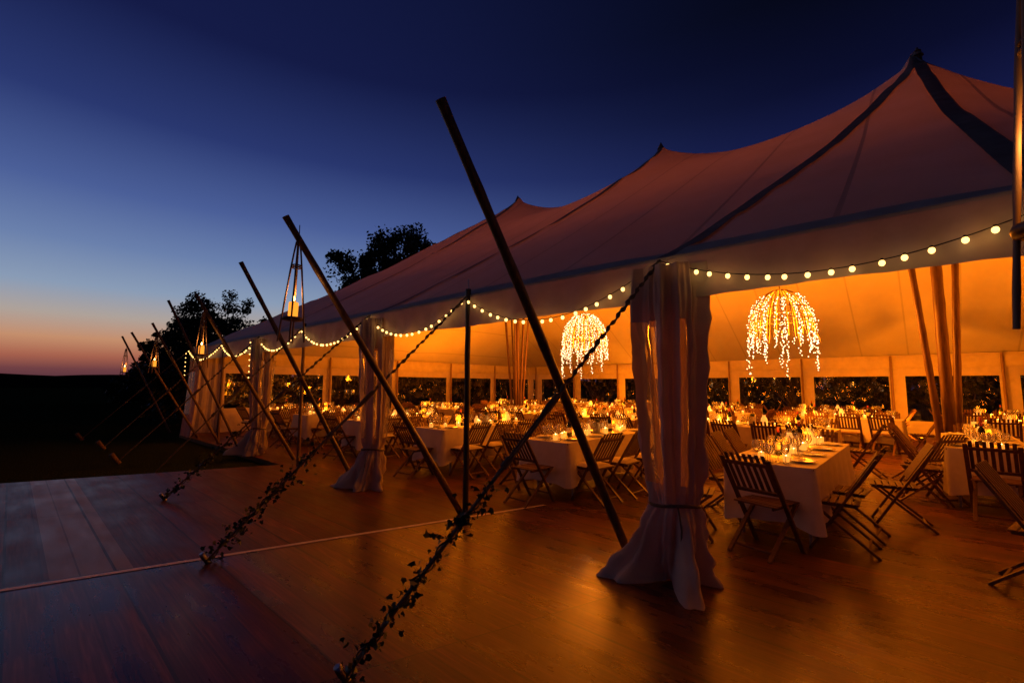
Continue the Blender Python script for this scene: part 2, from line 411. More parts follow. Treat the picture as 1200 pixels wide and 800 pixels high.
for it in range(1500):
    Zn = Z.copy(); Zn[1:-1, 1:-1] = .25 * (Z[2:, 1:-1] + Z[:-2, 1:-1] + Z[1:-1, 2:] + Z[1:-1, :-2])
    Z = np.where(fixed, Zf, Zn)
for it in range(2):   # soften the constraint grooves a little
    Zs = Z.copy(); Zs[1:-1, 1:-1] = .6 * Z[1:-1, 1:-1] + .1 * (Z[2:, 1:-1] + Z[:-2, 1:-1] + Z[1:-1, 2:] + Z[1:-1, :-2])
    mk = np.zeros_like(fixed);
    for y in masts:
        ii = int(round((y - START) / (END - START) * (na - 1))); mk[ii, 40] = True
    Z = np.where(mk, Z, Zs)
def zroof(x, y):
    fi = min(max((y - START) / (END - START) * (na - 1), 0), na - 1.001); fj = min(max(x / WID * (nb - 1), 0), nb - 1.001)
    i, j = int(fi), int(fj); u, v = fi - i, fj - j
    return (Z[i, j] * (1 - u) * (1 - v) + Z[i + 1, j] * u * (1 - v) + Z[i, j + 1] * (1 - u) * v + Z[i + 1, j + 1] * u * v)
tent = empty('marquee_tent', (0, 0, 0))
tag(tent, 'large cream canvas pole marquee with three peaks, glowing orange inside at dusk', 'tent')
rf = MB(); rf.grid([[(xs[j], ys[i], float(Z[i, j])) for j in range(nb)] for i in range(na)])
rf.build('roof_canopy', M['canvas'], tent)
# dark webbing bands sewn over the roof
for (y0, x1, y1) in bands:
    if x1 > WID / 2 + .1 and abs(x1 - MB_B) > .1: continue
    b = MB(); rows = []
    dx, dy = x1 - MB_B, y1 - y0; ln = math.hypot(dx, dy); px, py = -dy / ln, dx / ln
    for i in range(61):
        t = .004 + i / 60 * .992; row = []
        for s in (-1, -.5, 0, .5, 1):
            x = MB_B + dx * t + px * (.1 - .02 * t) * s; y = y0 + dy * t + py * (.1 - .02 * t) * s
            x = min(max(x, 0.002), WID - .002); y = min(max(y, START + .002), END - .002)
            row.append((x, y, zroof(x, y) + .022))
        rows.append(row)
    b.grid(rows); b.build('seam_band', M['band'], tent)
b = MB(); rows = []
for i in range(240):
    y = START + .01 + (END - START - .02) * i / 239
    rows.append([(x, y, zroof(x, y) + .02) for x in (.0, .08, .15, .22)])
b.grid(rows); eb = b.build('eave_band', M['eave'], tent)
# peak caps
for y in masts:
    c = MB(); c.lathe([(.0, .06), (.02, .06), (.03, .02), (.06, -.04), (.1, -.12)], (MB_B, y, PEAK + .01), 16)
    c.build('peak_cap', M['band'], tent)

# valance on four sides
anchors = [START, -7.1, -4.75, -2.38, 0, 2.45, 4.67, 7.1, 9.3, 11.9, END]
def valance(side):
    v = MB(); rows = []
    if side in ('near', 'far'):
        n = 420; pts = [(0 if side == 'near' else WID, START + (END - START) * i / n) for i in range(n + 1)]; nx = -1 if side == 'near' else 1; ny = 0
    else:
        n = 240; pts = [(WID * i / n, END if side == 'end' else START) for i in range(n + 1)]; nx = 0; ny = 1 if side == 'end' else -1
    for (x, y) in pts:
        s = y if side in ('near', 'far') else x
        if side == 'near':
            k = max([a for a in anchors if a <= y + 1e-6] or [anchors[0]]); nxt = min([a for a in anchors if a > y] or [anchors[-1] + .01])
            u = (y - k) / (nxt - k) if nxt > k else 0
        else: u = (s / 2.55) % 1
        sag = .03 * math.sin(PI * u)
        wob = .012 * math.sin(s * 9) + .01 * math.sin(s * 23 + 1)
        row = []
        for q in range(6):
            tt = q / 5; o = -.004 + .016 * tt + wob * tt + .02 * tt * math.sin(PI * u)
            row.append((x + nx * o, y + ny * o, EAVE + .028 - sag * .25 * tt - tt * (.39 - .02 * math.sin(PI * u))))
        rows.append(row)
    v.grid(rows); return v.build('valance', M['valance'], tent)
for s_ in ('near', 'far', 'end', 'start'): valance(s_)

# side walls with clear windows: each bay a canvas part, its window a sub-part
def wall_bay(p0, p1, inward, w0=.08, w1=.34, z0=.42, z1=1.87):
    """canvas bay between points p0 and p1 with a window cut out"""
    p0, p1 = Vector((*p0, 0)), Vector((*p1, 0)); dv = (p1 - p0); ln = dv.length; dv.normalize(); nv = Vector((*inward, 0))
    ph = random.uniform(0, 6)
    def P(s, z): return p0 + dv * s + Vector((0, 0, z)) + nv * (.02 * math.sin(s * 7 + ph) * math.sin(z * 1.3) + .008 * math.sin(s * 31 + z * 11 + ph))
    ss = [0, w0 / 2, w0] + [w0 + (ln - w0 - w1) * i / 14 for i in range(1, 14)] + [ln - w1, ln - w1 * .66, ln - w1 * .33, ln]
    zs = [0, .14, .28, z0] + [z0 + (z1 - z0) * i / 8 for i in range(1, 8)] + [z1, 2.1, 2.3, EAVE - .01]
    c = MB(); w = MB()
    V = [[P(s, z) for s in ss] for z in zs]
    for i in range(len(zs) - 1):
        for j in range(len(ss) - 1):
            q = [V[i][j], V[i][j + 1], V[i + 1][j + 1], V[i + 1][j]]
            inside = zs[i] >= z0 - 1e-6 and zs[i + 1] <= z1 + 1e-6 and ss[j] >= w0 - 1e-6 and ss[j + 1] <= ln - w1 + 1e-6
            (w if inside else c).add(q, [(0, 1, 2, 3)], True)
    # hood fold along the top, inside
    rows = []
    for i in range(25):
        s = ln * i / 24; o = .05 + .012 * math.sin(s * 5 + ph)
        rows.append([p0 + dv * s + nv * a + Vector((0, 0, z)) for a, z in ((.02, 2.5), (o, 2.42), (o + .01, 2.2), (.03, 2.13 + .01 * math.sin(s * 9)))])
    c.grid(rows)
    cw = c.build('side_wall', M['wall'], tent); w.build('window', M['vinyl'], cw); return cw
FARP = [-3.28 + 2.546 * k for k in range(-3, 8)]
FARP = [START] + [y for y in FARP[:-1] if y > START + .4] + [FARP[-1] if FARP[-1] < END - .5 else END]
if FARP[-1] < END: FARP.append(END)
FARP = [y for y in FARP if y <= END]
for i in range(len(FARP) - 1): wall_bay((WID - .05, FARP[i]), (WID - .05, FARP[i + 1]), (-1, 0))
ENDP = [.85, 4.4, 7.35, 10.3, 13.25, WID]
for i in range(len(ENDP) - 1): wall_bay((ENDP[i], END - .05), (ENDP[i + 1], END - .05), (0, -1), .12, .2, z0=.42 if i else .75)
STP = [0, 2.95, 5.9, 8.85, 11.8, WID]
for i in range(len(STP) - 1): wall_bay((STP[i], START + .05), (STP[i + 1], START + .05), (0, 1))

# wooden posts of the walls
def post(x, y, lbl, z=EAVE - .03):
    m = MB(); m.tube([(0, 0, 0), (0, 0, z * .33), (0, 0, z * .66), (0, 0, z)], [.036, .037, .036, .034], 10)
    o = m.build('wall_post', M['post'], None, (x, y, .0)); tag(o, lbl, 'tent pole', 'wooden posts along the tent walls')
for i, y in enumerate([y for y in FARP if -4 < y < END - .5]):
    post(WID - .16, y, 'round wooden post on the long back wall, %s from the right edge' % ORD[i])
for i, x in enumerate(ENDP[:-1]):
    post(x, END - .16, 'round wooden post on the far end wall, %s counted from the open side' % ORD[i])

# ------------------------------------------------------------------ eave poles (plain) + curtains
def eave_pole(y, mat, r, label, top=EAVE + .1, foot_x=0.0, lean=0):
    m = MB(); n = 10; pts = []; rs = []
    for i in range(n + 1):
        t = i / n; pts.append((lean * (1 - t), .004 * math.sin(i * 2.1), top * t)); rs.append(r * (1 + .06 * (i % 2)))
    m.tube(pts, rs, 12)
    o = m.build('eave_pole', mat, None, (foot_x, y, 0)); tag(o, label, 'tent pole', 'upright poles under the open eave')
    s = MB(); s.tube([(0, 0, top), (0, 0, top + .13)], [.008, .006], 6); s.build('spike', M['metal'], o)
eave_pole(2.45, M['bamboo_dark'], .034, 'near black upright pole holding the open eave between two curtain bundles')
eave_pole(7.1, M['bamboo'], .03, 'thin brown upright pole under the eave beyond the second curtain bundle', foot_x=.02)
eave_pole(11.9, M['bamboo'], .03, 'farthest thin upright pole under the eave before the corner curtain')
eave_pole(-2.38, M['bamboo_dark'], .034, 'upright eave pole at the right outside the frame')

def curtain(y, label, seed, ws=1.0, lobes=(), turn=0.0, vin=((2.3, 3.05), (3.72, 4.02), (4.95, 5.6), (.1, .75), (1.2, 1.7))):
    rnd = random.Random(seed)
    root = empty('curtain_bundle', (0, y, 0), 0)
    tag(root, label, 'curtain', 'gathered canvas curtains tied at the eave poles')
    zs = [2.5, 2.4, 2.3, 2.2, 2.12, 2.04, 1.92, 1.8, 1.65, 1.5, 1.35, 1.2, 1.05, .92, .8, .72, .66, .61, .58, .56, .54, .51, .47, .42, .36, .3, .24, .18, .155, .13, .105, .08, .06, .04, .02, .006]
    def prof(z): return float(np.interp(z, [0, .1, .3, .45, .52, .555, .6, .8, 1.3, 1.9, 2.2, 2.5], [.17, .18, .2, .205, .19, .175, .185, .215, .25, .285, .3, .29])) * ws
    cuts = sorted([c for p_ in vin for c in p_])
    NP = 132; ang = [2 * PI * j / NP for j in range(NP)]
    for c_ in cuts:          # move the nearest column onto every sewn edge
        j = min(range(NP), key=lambda q: abs(ang[q] - c_)); ang[j] = c_
    ph = [rnd.uniform(0, 6.28) for _ in range(8)]; rows = []
    for z in zs:
        row = []; tie = math.exp(-((z - .555) / .1) ** 2); low = max(0, (.53 - z) / .53)
        slant = .16 * (z - 1.2) if z > .6 else -.1
        for j in range(NP):
            a = ang[j] + turn
            pl = (.13 * math.sin(8 * a + ph[0] + .5 * math.sin(z * 2 + ph[1])) + .09 * math.sin(13 * a + ph[2] + .7 * z) + .06 * math.sin(27 * a + ph[3] - .8 * z)) * (1 - .45 * tie)
            pl += low * (.05 * math.sin(17 * a + ph[1] + z * 5) + .035 * math.sin(25 * a + ph[4]) + .12 * math.sin(5 * a + ph[5]) + .1 * math.sin(11 * a + ph[6] + z * 9))
            lobe = 0
            for (la, lw, lr) in lobes:
                dd = (a - la + PI) % (2 * PI) - PI
                lobe += lr * (.35 * low ** .8 + .65 * low ** 1.9) * math.exp(-(abs(dd) / lw) ** 3) * (1 + .1 * math.sin(13 * dd + ph[4]))
            rr = prof(z) * (1 + pl) + lobe
            ex = .72 + .28 * low; aa = a + slant * math.sin(a - .4)
            wr = (.012 * math.sin(z * 17 + 5 * a) + .008 * math.sin(z * 41 - 9 * a + ph[7])) * (z < 2.1) + .016 * low * math.sin(z * 33 + 7 * a)
            wr += .03 * low * noise.noise(Vector((math.cos(a) * 2.2, math.sin(a) * 2.2, z * 9 + ph[0]))) + .022 * noise.noise(Vector((math.cos(a) * 5, math.sin(a) * 5, z * 3.5 + ph[1]))) + .02 * low * noise.noise(Vector((math.cos(a) * 6, math.sin(a) * 6, z * 22)))
            row.append(Vector(((rr + wr) * math.cos(aa) * ex + .06 * (1 - low), (rr + wr) * math.sin(aa) - .02, max(z + (.02 * math.sin(9 * a + ph[4]) * low if z > .02 else 0), .004))))
        rows.append(row)
    cv = MB(); pan = [MB() for _ in vin]; zt, zb = 2.04, .72
    for i in range(len(rows) - 1):
        for j in range(NP):
            a = ang[j] + .5 * ((ang[(j + 1) % NP] - ang[j]) % (2 * PI)); zm = (zs[i] + zs[i + 1]) / 2
            q = [rows[i][j], rows[i][(j + 1) % NP], rows[i + 1][(j + 1) % NP], rows[i + 1][j]]
            tgt = cv
            if zb < zm < zt:
                for p_, (a0, a1) in zip(pan, vin):
                    if a0 < a < a1: tgt = p_
            tgt.add(q, [(0, 3, 2, 1)], True)
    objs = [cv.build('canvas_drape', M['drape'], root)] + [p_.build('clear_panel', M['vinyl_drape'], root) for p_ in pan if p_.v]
    t = MB(); pts = []
    for j in range(41):
        a = 2 * PI * j / 40; rr = .205 * ws
        pts.append((rr * math.cos(a) * .76 + .06, rr * math.sin(a) - .02, .555 + .014 * math.sin(2 * a)))
    t.tube(pts, .013, 6, cap=False)
    t.tube([(-.06, -.1, .56), (-.12, -.14, .5), (-.14, -.16, .4), (-.15, -.16, .32)], .007, 6)
    t.build('tie_cord', M['rope'], root)
    for c in objs:      # weld so the folds shade smoothly
        bm = bmesh.new(); bm.from_mesh(c.data); bmesh.ops.remove_doubles(bm, verts=bm.verts, dist=1e-5); bm.to_mesh(c.data); bm.free()
    return root
curtain(0.0, 'near large gathered curtain in front of the tables, its hem spread over the deck', 3, 1.0,
        lobes=[(2.5, .36, .38), (3.76, .2, .42), (4.7, .26, .16)])
curtain(4.62, 'second gathered curtain bundle left of the black pole, hem spread like a skirt', 11, .95,
        lobes=[(2.35, .42, .38), (3.6, .3, .16), (4.6, .4, .16)], turn=.2)
curtain(9.3, 'third curtain bundle with a short puffed hem behind the leaning poles', 23, .95, lobes=[(2.4, .35, .5), (4.0, .7, .15)], turn=.5)
# corner curtain: pleated sheet wrapping the far corner
def corner_curtain():
    root = empty('corner_curtain', (0, END, 0)); tag(root, 'pale canvas curtain hanging straight at the far left corner of the tent', 'curtain')
    c = MB(); v = MB(); rows = []
    path = [(.85, -.07)] + [(.85 - i * .066, -.07) for i in range(1, 12)] + [(.06, -.09), (.0, -.2)] + [(-.02, -.2 - .1 * i) for i in range(1, 13)]
    zs = [2.5 - 2.49 * i / 16 for i in range(17)]
    for z in zs:
        k = (2.5 - z) / 2.5; row = []
        for i, (x, y) in enumerate(path):
            w = .045 * math.sin(i * 1.7) ; fl = .22 * k * k
            row.append((x - fl * (1 - x / .95) * .6 + (w if x < .05 else 0), y + (w if x >= .05 else 0) + (fl * .5 if y > -.15 else 0) - (.0), z))
        rows.append(row)
    for i in range(16):
        for j in range(len(path) - 1):
            q = [rows[i][j], rows[i][j + 1], rows[i + 1][j + 1], rows[i + 1][j]]
            (v if (4 <= i <= 11 and (13 < j < 19)) else c).add(q, [(0, 1, 2, 3)], True)
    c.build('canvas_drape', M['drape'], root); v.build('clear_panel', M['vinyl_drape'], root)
corner_curtain()

# ------------------------------------------------------------------ leaning bamboo poles and guy ropes
poles = [ # foot y, foot x, foot z, top x, top z, radius
    (.34, .02, .0, -2.13, 3.13, .036), (2.52, .0, .0, -2.13, 3.0, .034), (5.15, .02, .1, -1.70, 3.15, .033), (7.25, .0, .12, -1.72, 3.0, .031),
    (10.2, .0, .0, -1.56, 3.28, .03), (11.77, .0, .02, -1.55, 2.94, .03), (13.71, .0, .0, -1.65, 2.86, .03), (17.06, .0, -.08, -1.42, 3.01, .03), (-2.05, .0, .0, -2.2, 3.2, .036)]
plab = ['nearest leaning bamboo pole, crossing the big curtain and the sky', 'leaning bamboo pole with the tall candle lantern, its foot at the black upright',
        'leaning bamboo pole with its foot behind the second curtain bundle', 'leaning bamboo pole footed at the thin brown upright pole',
        'leaning bamboo pole whose top rises in front of the round tree', 'leaning bamboo pole carrying a small lantern beside the corner of the tent',
        'leaning bamboo pole with its foot at the far corner curtain', 'farthest leaning bamboo pole at the left, standing on the grass', 'leaning bamboo pole at the right outside the frame']
for (fy, fx, fz, tx, tz, r), lb in zip(poles, plab):
    m = MB(); n = 28; pts = []; rs = []
    A = Vector((fx, fy, fz)); B = Vector((tx, fy, tz)); rnd = random.Random(int(fy * 100) + 5)
    ph = rnd.uniform(0, 6)
    for i in range(n + 1):
        t = i / n
        p = A.lerp(B, t); p.y += .012 * math.sin(t * 5 + ph); p.x += .01 * math.sin(t * 4 + ph)
        node = 1.0 + (.10 if i % 4 == 0 else 0)
        pts.append(p - A); rs.append(r * node * (1.06 - .22 * t))
    m.tube(pts, rs, 12)
    o = m.build('leaning_pole', M['bamboo'], None, A); tag(o, lb, 'bamboo pole', 'bamboo poles leaning outwards along the eave')

ropes = [(0, .67, -2.43), (2.45, 2.98, -2.46), (4.67, 5.85, -2.23), (7.1, 8.35, -1.93), (9.3, 10.54, -2.12), (11.9, 13.48, -2.04), (END, 16.33, -2.21)]
rlab = ['nearest thick guy rope wrapped in ivy, running to the bottom edge', 'guy rope wrapped in ivy, fixed above the near black upright pole',
        'guy rope wrapped in ivy, fixed at the second curtain bundle', 'thin guy rope from the eave over the thin brown upright',
        'guy rope from the third curtain bundle to the grass', 'guy rope fixed above the farthest upright pole', 'guy rope from the far corner of the tent']
def ivy_leaf(mb, c, size, rnd):
    n = Vector((rnd.uniform(-1, 1), rnd.uniform(-1, 1), rnd.uniform(-.4, 1))).normalized()
    x = n.cross(Vector((rnd.uniform(-1, 1), rnd.uniform(-1, 1), rnd.uniform(-1, 1)))).normalized(); y = n.cross(x)
    outl = [(0, -.5), (.35, -.45), (.55, 0), (.25, .1), (0, .65), (-.25, .1), (-.55, 0), (-.35, -.45)]
    mb.add([c + x * a * size + y * b_ * size + n * (.12 * size * (abs(a) * 2 - .5)) for a, b_ in outl], [tuple(range(8))])
for k, (ay, gy, gx) in enumerate(ropes):
    A = Vector((-.03, ay, EAVE)); B = Vector((gx, gy, -.06 if gy > back(gx) else .01)); ln = (B - A).length
    rnd = random.Random(40 + k)
    m = MB(); n = 190; p1 = []; r1 = []
    dirv = (B - A).normalized(); sx = dirv.cross(Vector((0, 0, 1))).normalized(); sy = dirv.cross(sx)
    cut = .46
    for i in range(n + 1):      # plaited upper length: swelling and twisting beads
        t = cut * i / n; s = t * ln
        ww = .0055
        p1.append(A.lerp(B, t) + sx * ww * math.sin(s * 40) + sy * ww * math.cos(s * 40)); r1.append(.0135 + .0055 * math.sin(s * 80) + .002 * math.sin(s * 13))
    m.tube([p - A for p in p1], r1, 8)
    o = m.build('guy_rope', M['rope'], None, A); tag(o, rlab[k], 'guy rope', 'guy ropes staked out along the open side')
    # lower length: a doubled strap with a tensioner
    lo = MB()
    for sgn in (-1, 1):
        pts = []
        for i in range(41):
            t = cut - .01 + (1 - cut + .01) * i / 40; sp = .012 * math.sin(min(1, i / 14) * PI) + .006
            pts.append(A.lerp(B, t) + sx * sp * sgn - A)
        lo.tube(pts, .0095, 6)
    lo.tube([A.lerp(B, cut - .015) - A, A.lerp(B, cut + .015) - A, A.lerp(B, cut + .05) - A], [.024, .028, .014], 8)
    lo.tube([A.lerp(B, .6) - A, A.lerp(B, .62) - A], [.026, .026], 8)
    lo.build('lower_strap', M['rope'], o)
    if k < 3:
        iv = MB(); stn = []
        for i in range(101):
            t = (.66 if k else .68) + (.335 - (.0 if k else .01)) * i / 100; a = i * .35
            stn.append(A.lerp(B, t) + (sx * math.cos(a) + sy * math.sin(a)) * .022 - A)
        iv.tube(stn, .005, 5)
        for i in range(230 if k < 2 else 150):
            t = rnd.uniform(.65, .995)
            off = (sx * rnd.gauss(0, 1) + sy * rnd.gauss(0, 1)) * .028 * (1 + .8 * math.sin(t * 60) ** 2)
            ivy_leaf(iv, A.lerp(B, t) + off - A, rnd.uniform(.022, .044), rnd)
        # trailing sprigs
        for q in range(7):
            t = rnd.uniform(.7, .97); base = A.lerp(B, t) - A; dr = Vector((rnd.uniform(-1, 1), rnd.uniform(-1, 1), rnd.uniform(-.6, .3))).normalized()
            L_ = rnd.uniform(.07, .16); iv.tube([base, base + dr * L_ * .5 + Vector((0, 0, .01)), base + dr * L_ - Vector((0, 0, .02))], .003, 4)
            for z_ in range(5): ivy_leaf(iv, base + dr * L_ * (.3 + .17 * z_), rnd.uniform(.03, .045), rnd)
        iv.build('ivy_garland', M['ivy'], o)
    # stake
    if k != 3:
        s = MB(); lnst = .2; rr = .048 if k >= 3 else .02
        top = Vector((-.1, 0, .15)) if k >= 3 else Vector((-.03, 0, .06))
        s.tube([(0.04, 0, -.05), tuple(top * .5), tuple(top), tuple(top * 1.04)], [rr * .9, rr, rr * 1.05, rr * .8], 12)
        so = s.build('wooden_stake' if k >= 3 else 'anchor_peg', M['stake'] if k >= 3 else M['metal'], None, (B.x, B.y, B.z + .02))
        tag(so, ('short round oak stake holding the %s guy rope on the grass' % ['', '', '', 'fourth', 'fifth', 'sixth', 'last'][k]) if k >= 3 else 'steel peg at the deck end of the %s ivy rope' % ORD[k],
            'stake', 'stakes of the guy ropes')

# ------------------------------------------------------------------ festoon light swags
def swag(y0, y1, sag, label, n=20, z0=EAVE - .01, z1=EAVE - .01, dbl=False):
    root = empty('festoon_lights', (-.04, y0, z0)); tag(root, label, 'string lights', 'festoon lights draped along the eave')
    c = MB(); pts = []
    def P(t): return Vector((-.015 - .05 * math.sin(PI * t), (y1 - y0) * t, (z1 - z0) * t - 4 * sag * t * (1 - t)))
    for i in range(33): pts.append(P(i / 32))
    c.tube(pts, .004, 5); c.build('cable', M['cable'], root)
    for i in range(n):
        t = (i + .5) / n + random.uniform(-.008, .008); p = P(t) + Vector((random.uniform(-.008, .004), 0, -.022))
        b = MB(); b.ball((0, 0, 0), .017, 12, 8, 1.15)
        bo = b.build('bulb', M['bulb'], root, p)
        s = MB(); s.tube([(0, 0, .015), (0, 0, .03)], [.009, .008], 6); s.build('socket', M['cable'], bo)
    return root
sw = [('swag of warm bulbs from the near curtain to the right edge', -2.38, 0, .29), ('swag of warm bulbs between the near curtain and the black upright', 0, 2.45, .39),
      ('swag of warm bulbs between the black upright and the second curtain', 2.45, 4.67, .36), ('swag of warm bulbs beyond the second curtain, behind the lantern pole', 4.67, 7.1, .36),
      ('short swag of warm bulbs ending at the third curtain', 7.1, 9.3, .34), ('swag of warm bulbs just beyond the third curtain', 9.3, 11.9, .36), ('farthest swag of warm bulbs ending at the tent corner', 11.9, END, .34)]
for lb, y0, y1, sg in sw: swag(y0, y1, sg, lb, n=int(round((y1 - y0) / .128)))
def drop_string(y, label):
    root = empty('hanging_lights', (-.12, y, EAVE - .05)); tag(root, label, 'string lights')
    c = MB(); c.tube([(0, 0, 0), (.01, .02, -.5), (0, 0, -1.15)], .004, 5); c.build('cable', M['cable'], root)
    for i in range(7):
        b = MB(); b.ball((0, 0, 0), .014, 8, 6); b.build('bulb', M['bulb'], root, (-.02, .01 * math.sin(i), -.08 - .13 * i))
drop_string(END - .1, 'short string of warm bulbs hanging down the far corner curtain')
drop_string(9.5, 'short string of warm bulbs hanging down the third curtain')

# small real lamps carried by each swag (soft warm light on valance)
def lamp(name, loc, power, colr=(1, .5, .15), rad=.05, typ='POINT'):
    l = bpy.data.lights.new(name, typ); l.energy = power; l.color = colr; l.shadow_soft_size = rad
    o = bpy.data.objects.new(name, l); col.objects.link(o); o.location = loc; return o
for i, (lb, y0, y1, sg) in enumerate(sw):
    for t in (.2, .5, .8): lamp('festoon_glow', (-.16, y0 + (y1 - y0) * t, EAVE - 4 * sg * t * (1 - t) - .02), .16, (1, .38, .08), .03)

# ------------------------------------------------------------------ hanging bamboo lanterns with candles
def lantern(y, x, ztop, label, h=.92, rz=.3, tilt=(0, 0)):
    root = empty('bamboo_lantern', (x, y, ztop), rz); root.rotation_euler = (tilt[0], tilt[1], rz)
    tag(root, label, 'lantern', 'tall bamboo lanterns hung from the leaning poles')
    for sx_ in (-1, 1):
        for sy_ in (-1, 1):
            m = MB(); pts = [(sx_ * (.01 + .066 * t ** .85), sy_ * (.01 + .066 * t ** .85), -h * t) for t in [i / 10 for i in range(11)]]
            m.tube(pts, [.0075 + (.0012 if i % 3 == 0 else 0) for i in range(11)], 8); m.build('leg', M['post'], root)
    for z, r in ((-.24 * h, .034), (-.265 * h, .036)):
        m = MB(); m.tube([(r * math.cos(a), r * math.sin(a), z) for a in [2 * PI * i / 20 for i in range(21)]], .006, 6, cap=False); m.build('binding_ring', M['bamboo'], root)
    m = MB(); m.lathe([(0, -.70), (.082, -.70), (.086, -.71), (.082, -.725), (0, -.725)], n=20); m.build('candle_plate', M['bamboo'], root)
    m = MB(); m.lathe([(0, -.7), (.04, -.7), (.041, -.6), (.04, -.565), (.03, -.56), (0, -.572)], n=18)
    cd = m.build('candle', M['wax'], root)
    f = MB(); f.lathe([(0, -.55), (.008, -.54), (.009, -.53), (.004, -.51), (0, -.5)], n=8); f.build('flame', M['flame'], cd)
    m = MB(); m.tube([(0, 0, -.01), (.005, 0, .06), (.0, 0, .16)], .004, 6)
    m.build('hanging_cord', M['rope'], root)
    l = lamp('candle_glow', (x, y, ztop - .47), 1.6, (1, .42, .1), .03)
lantern(2.55, -2.0, 2.80, 'tall bamboo candle lantern hanging in front of the roof, second from the right', tilt=(.0, .03))
lantern(7.2, -1.6, 2.70, 'bamboo candle lantern hanging in front of the round tree')
lantern(11.9, -1.42, 2.62, 'small bamboo candle lantern hanging left of the tent corner', h=.85)
lantern(16.4, -1.38, 2.58, 'farthest bamboo candle lantern, low against the sunset sky', h=.85)
lantern(-1.882, -2.008, 2.6, 'near bamboo candle lantern cut off by the right edge of the frame', h=.95, rz=.1)

# ------------------------------------------------------------------ mast bundles
def mast(y, ncane, lbl, rc, seed, spread=.42, angs=None, mr=.075):
    root = empty('mast_bundle', (MB_B, y, 0)); tag(root, lbl, 'tent mast', 'bamboo mast bundles standing under the roof peaks')
    m = MB(); n = 40; m.tube([(0, 0, PEAK * i / n) for i in range(n + 1)], [mr * (1.08 if i % 3 == 0 else 1) * (1 - .3 * i / n) for i in range(n + 1)], 12)
    m.build('mast', M['mast'], root)
    rnd = random.Random(seed)
    for k in range(ncane):
        a = 2 * PI * k / ncane + rnd.uniform(-.2, .2) + seed; s = spread * (rnd.uniform(.75, 1.1) if not angs else 1); a = angs[k] if angs else a; hh = rnd.uniform(4.4, 5.6)
        m = MB(); pts = []; rs = []
        for i in range(25):
            t = i / 24; r_ = .14 + s * (t * hh / 3.4) ** 1.1; z = hh * t
            pts.append((r_ * math.cos(a), r_ * math.sin(a), z)); rs.append(rc * (1.1 if i % 3 == 0 else 1) * (1 - .25 * t))
        m.tube(pts, rs, 10); m.build('cane', M['mast'], root)
    m = MB(); m.lathe([(.2, .22), (.215, .25), (.2, .28)], n=20); m.build('binding', M['rope'], root)
mast(-1.87, 2, 'mast bundle of three thick bamboo poles at the right, near the dining tables', .062, 3, .26, (2.2, 5.6), .095)
mast(3.5, 6, 'mast bundle of bamboo canes hidden behind the large near curtain', .04, 5)
mast(8.86, 8, 'mast bundle of many thin bamboo canes left of the round light chandelier', .036, 9, .3)

# ------------------------------------------------------------------ chandeliers
def chandelier(y, label, seed, dense):
    zc = 3.72; rnd = random.Random(seed)
    root = empty('basket_chandelier', (MB_B, y, zc)); tag(root, label, 'chandelier', 'round cane chandeliers draped in fairy lights')
    m = MB(); m.tube([(0, 0, 0), (0, 0, zroof(MB_B, y) - zc - .02)], .008, 6); m.build('hanging_cable', M['cable'], root)
    RR = .66; H = 1.0
    nr = 34
    for q in range(2):
        m = MB()
        for k in range(nr // 2):
            a = 2 * PI * (2 * k + q) / nr + rnd.uniform(-.05, .05); ext = rnd.uniform(.98, 1.22); pts = []
            for i in range(13):
                t = i / 12 * ext; th = t * PI / 2
                pts.append((RR * (math.sin(min(th, 1.57)) + max(0, th - 1.57) * .5) * math.cos(a), RR * (math.sin(min(th, 1.57)) + max(0, th - 1.57) * .5) * math.sin(a), -H * (1 - math.cos(th)) * .98))
            m.tube(pts, .012, 5)
        m.build('cane_dome', M['cane'], root)
    for z, in ((-.45,), (-.7,)):
        th = math.acos(max(-1, 1 + z / H)); r = RR * math.sin(th)
        m = MB(); m.tube([(r * math.cos(a), r * math.sin(a), z) for a in [2 * PI * i / 28 for i in range(29)]], .009, 5, cap=False); m.build('hoop', M['bamboo'], root)
    spots = []
    for k in range(dense):
        a = 2 * PI * k / dense + rnd.uniform(-.12, .12); drop = rnd.choice([.2, .35, .5, .7, .9, .3, .45]) * rnd.uniform(.8, 1.15)
        start = rnd.uniform(.3, .62) if dense < 40 else rnd.uniform(.12, .5); b = MB(); pts = []
        t = start
        while t < 1.0:
            th = t * PI / 2; pts.append(Vector((RR * 1.03 * math.sin(th) * math.cos(a), RR * 1.03 * math.sin(th) * math.sin(a), -H * (1 - math.cos(th)) + .01))); t += .045
        e = pts[-1]; s = 0
        while s < drop: s += .05; pts.append(e + Vector((.015 * math.sin(s * 9 + k), .015 * math.cos(s * 7 + k), -s)))
        b.tube(pts, .003, 4)
        w = b.build('light_strand', M['cable'], root)
        for p in pts[::1]:
            for _ in range(2 if rnd.random() < .3 else 1): spots.append(p + Vector((rnd.gauss(0, .02), rnd.gauss(0, .02), rnd.gauss(0, .015))))
    spots.sort(key=lambda p: p.x)          # the side facing the open front first
    first = None
    for p in spots[:96]:
        if first is None: f_ = MB(); f_.ball((0, 0, 0), .0115, 6, 4); o_ = first = f_.build('fairy_bulb', M['fairy'], root)
        else: o_ = first.copy(); col.objects.link(o_); o_.parent = root
        o_.location = p
    bb = MB()
    for p in spots[96:]: bb.ball(p, .0115, 6, 4)
    tag(bb.build('fairy_lights', M['fairy'], root), kind='stuff')
    return root
chandelier(.78, 'right cane chandelier with hanging fairy light strands over the nearest tables', 4, 30)
chandelier(6.1, 'left cane chandelier, a dense dome of fairy lights beside the near curtain', 8, 44)

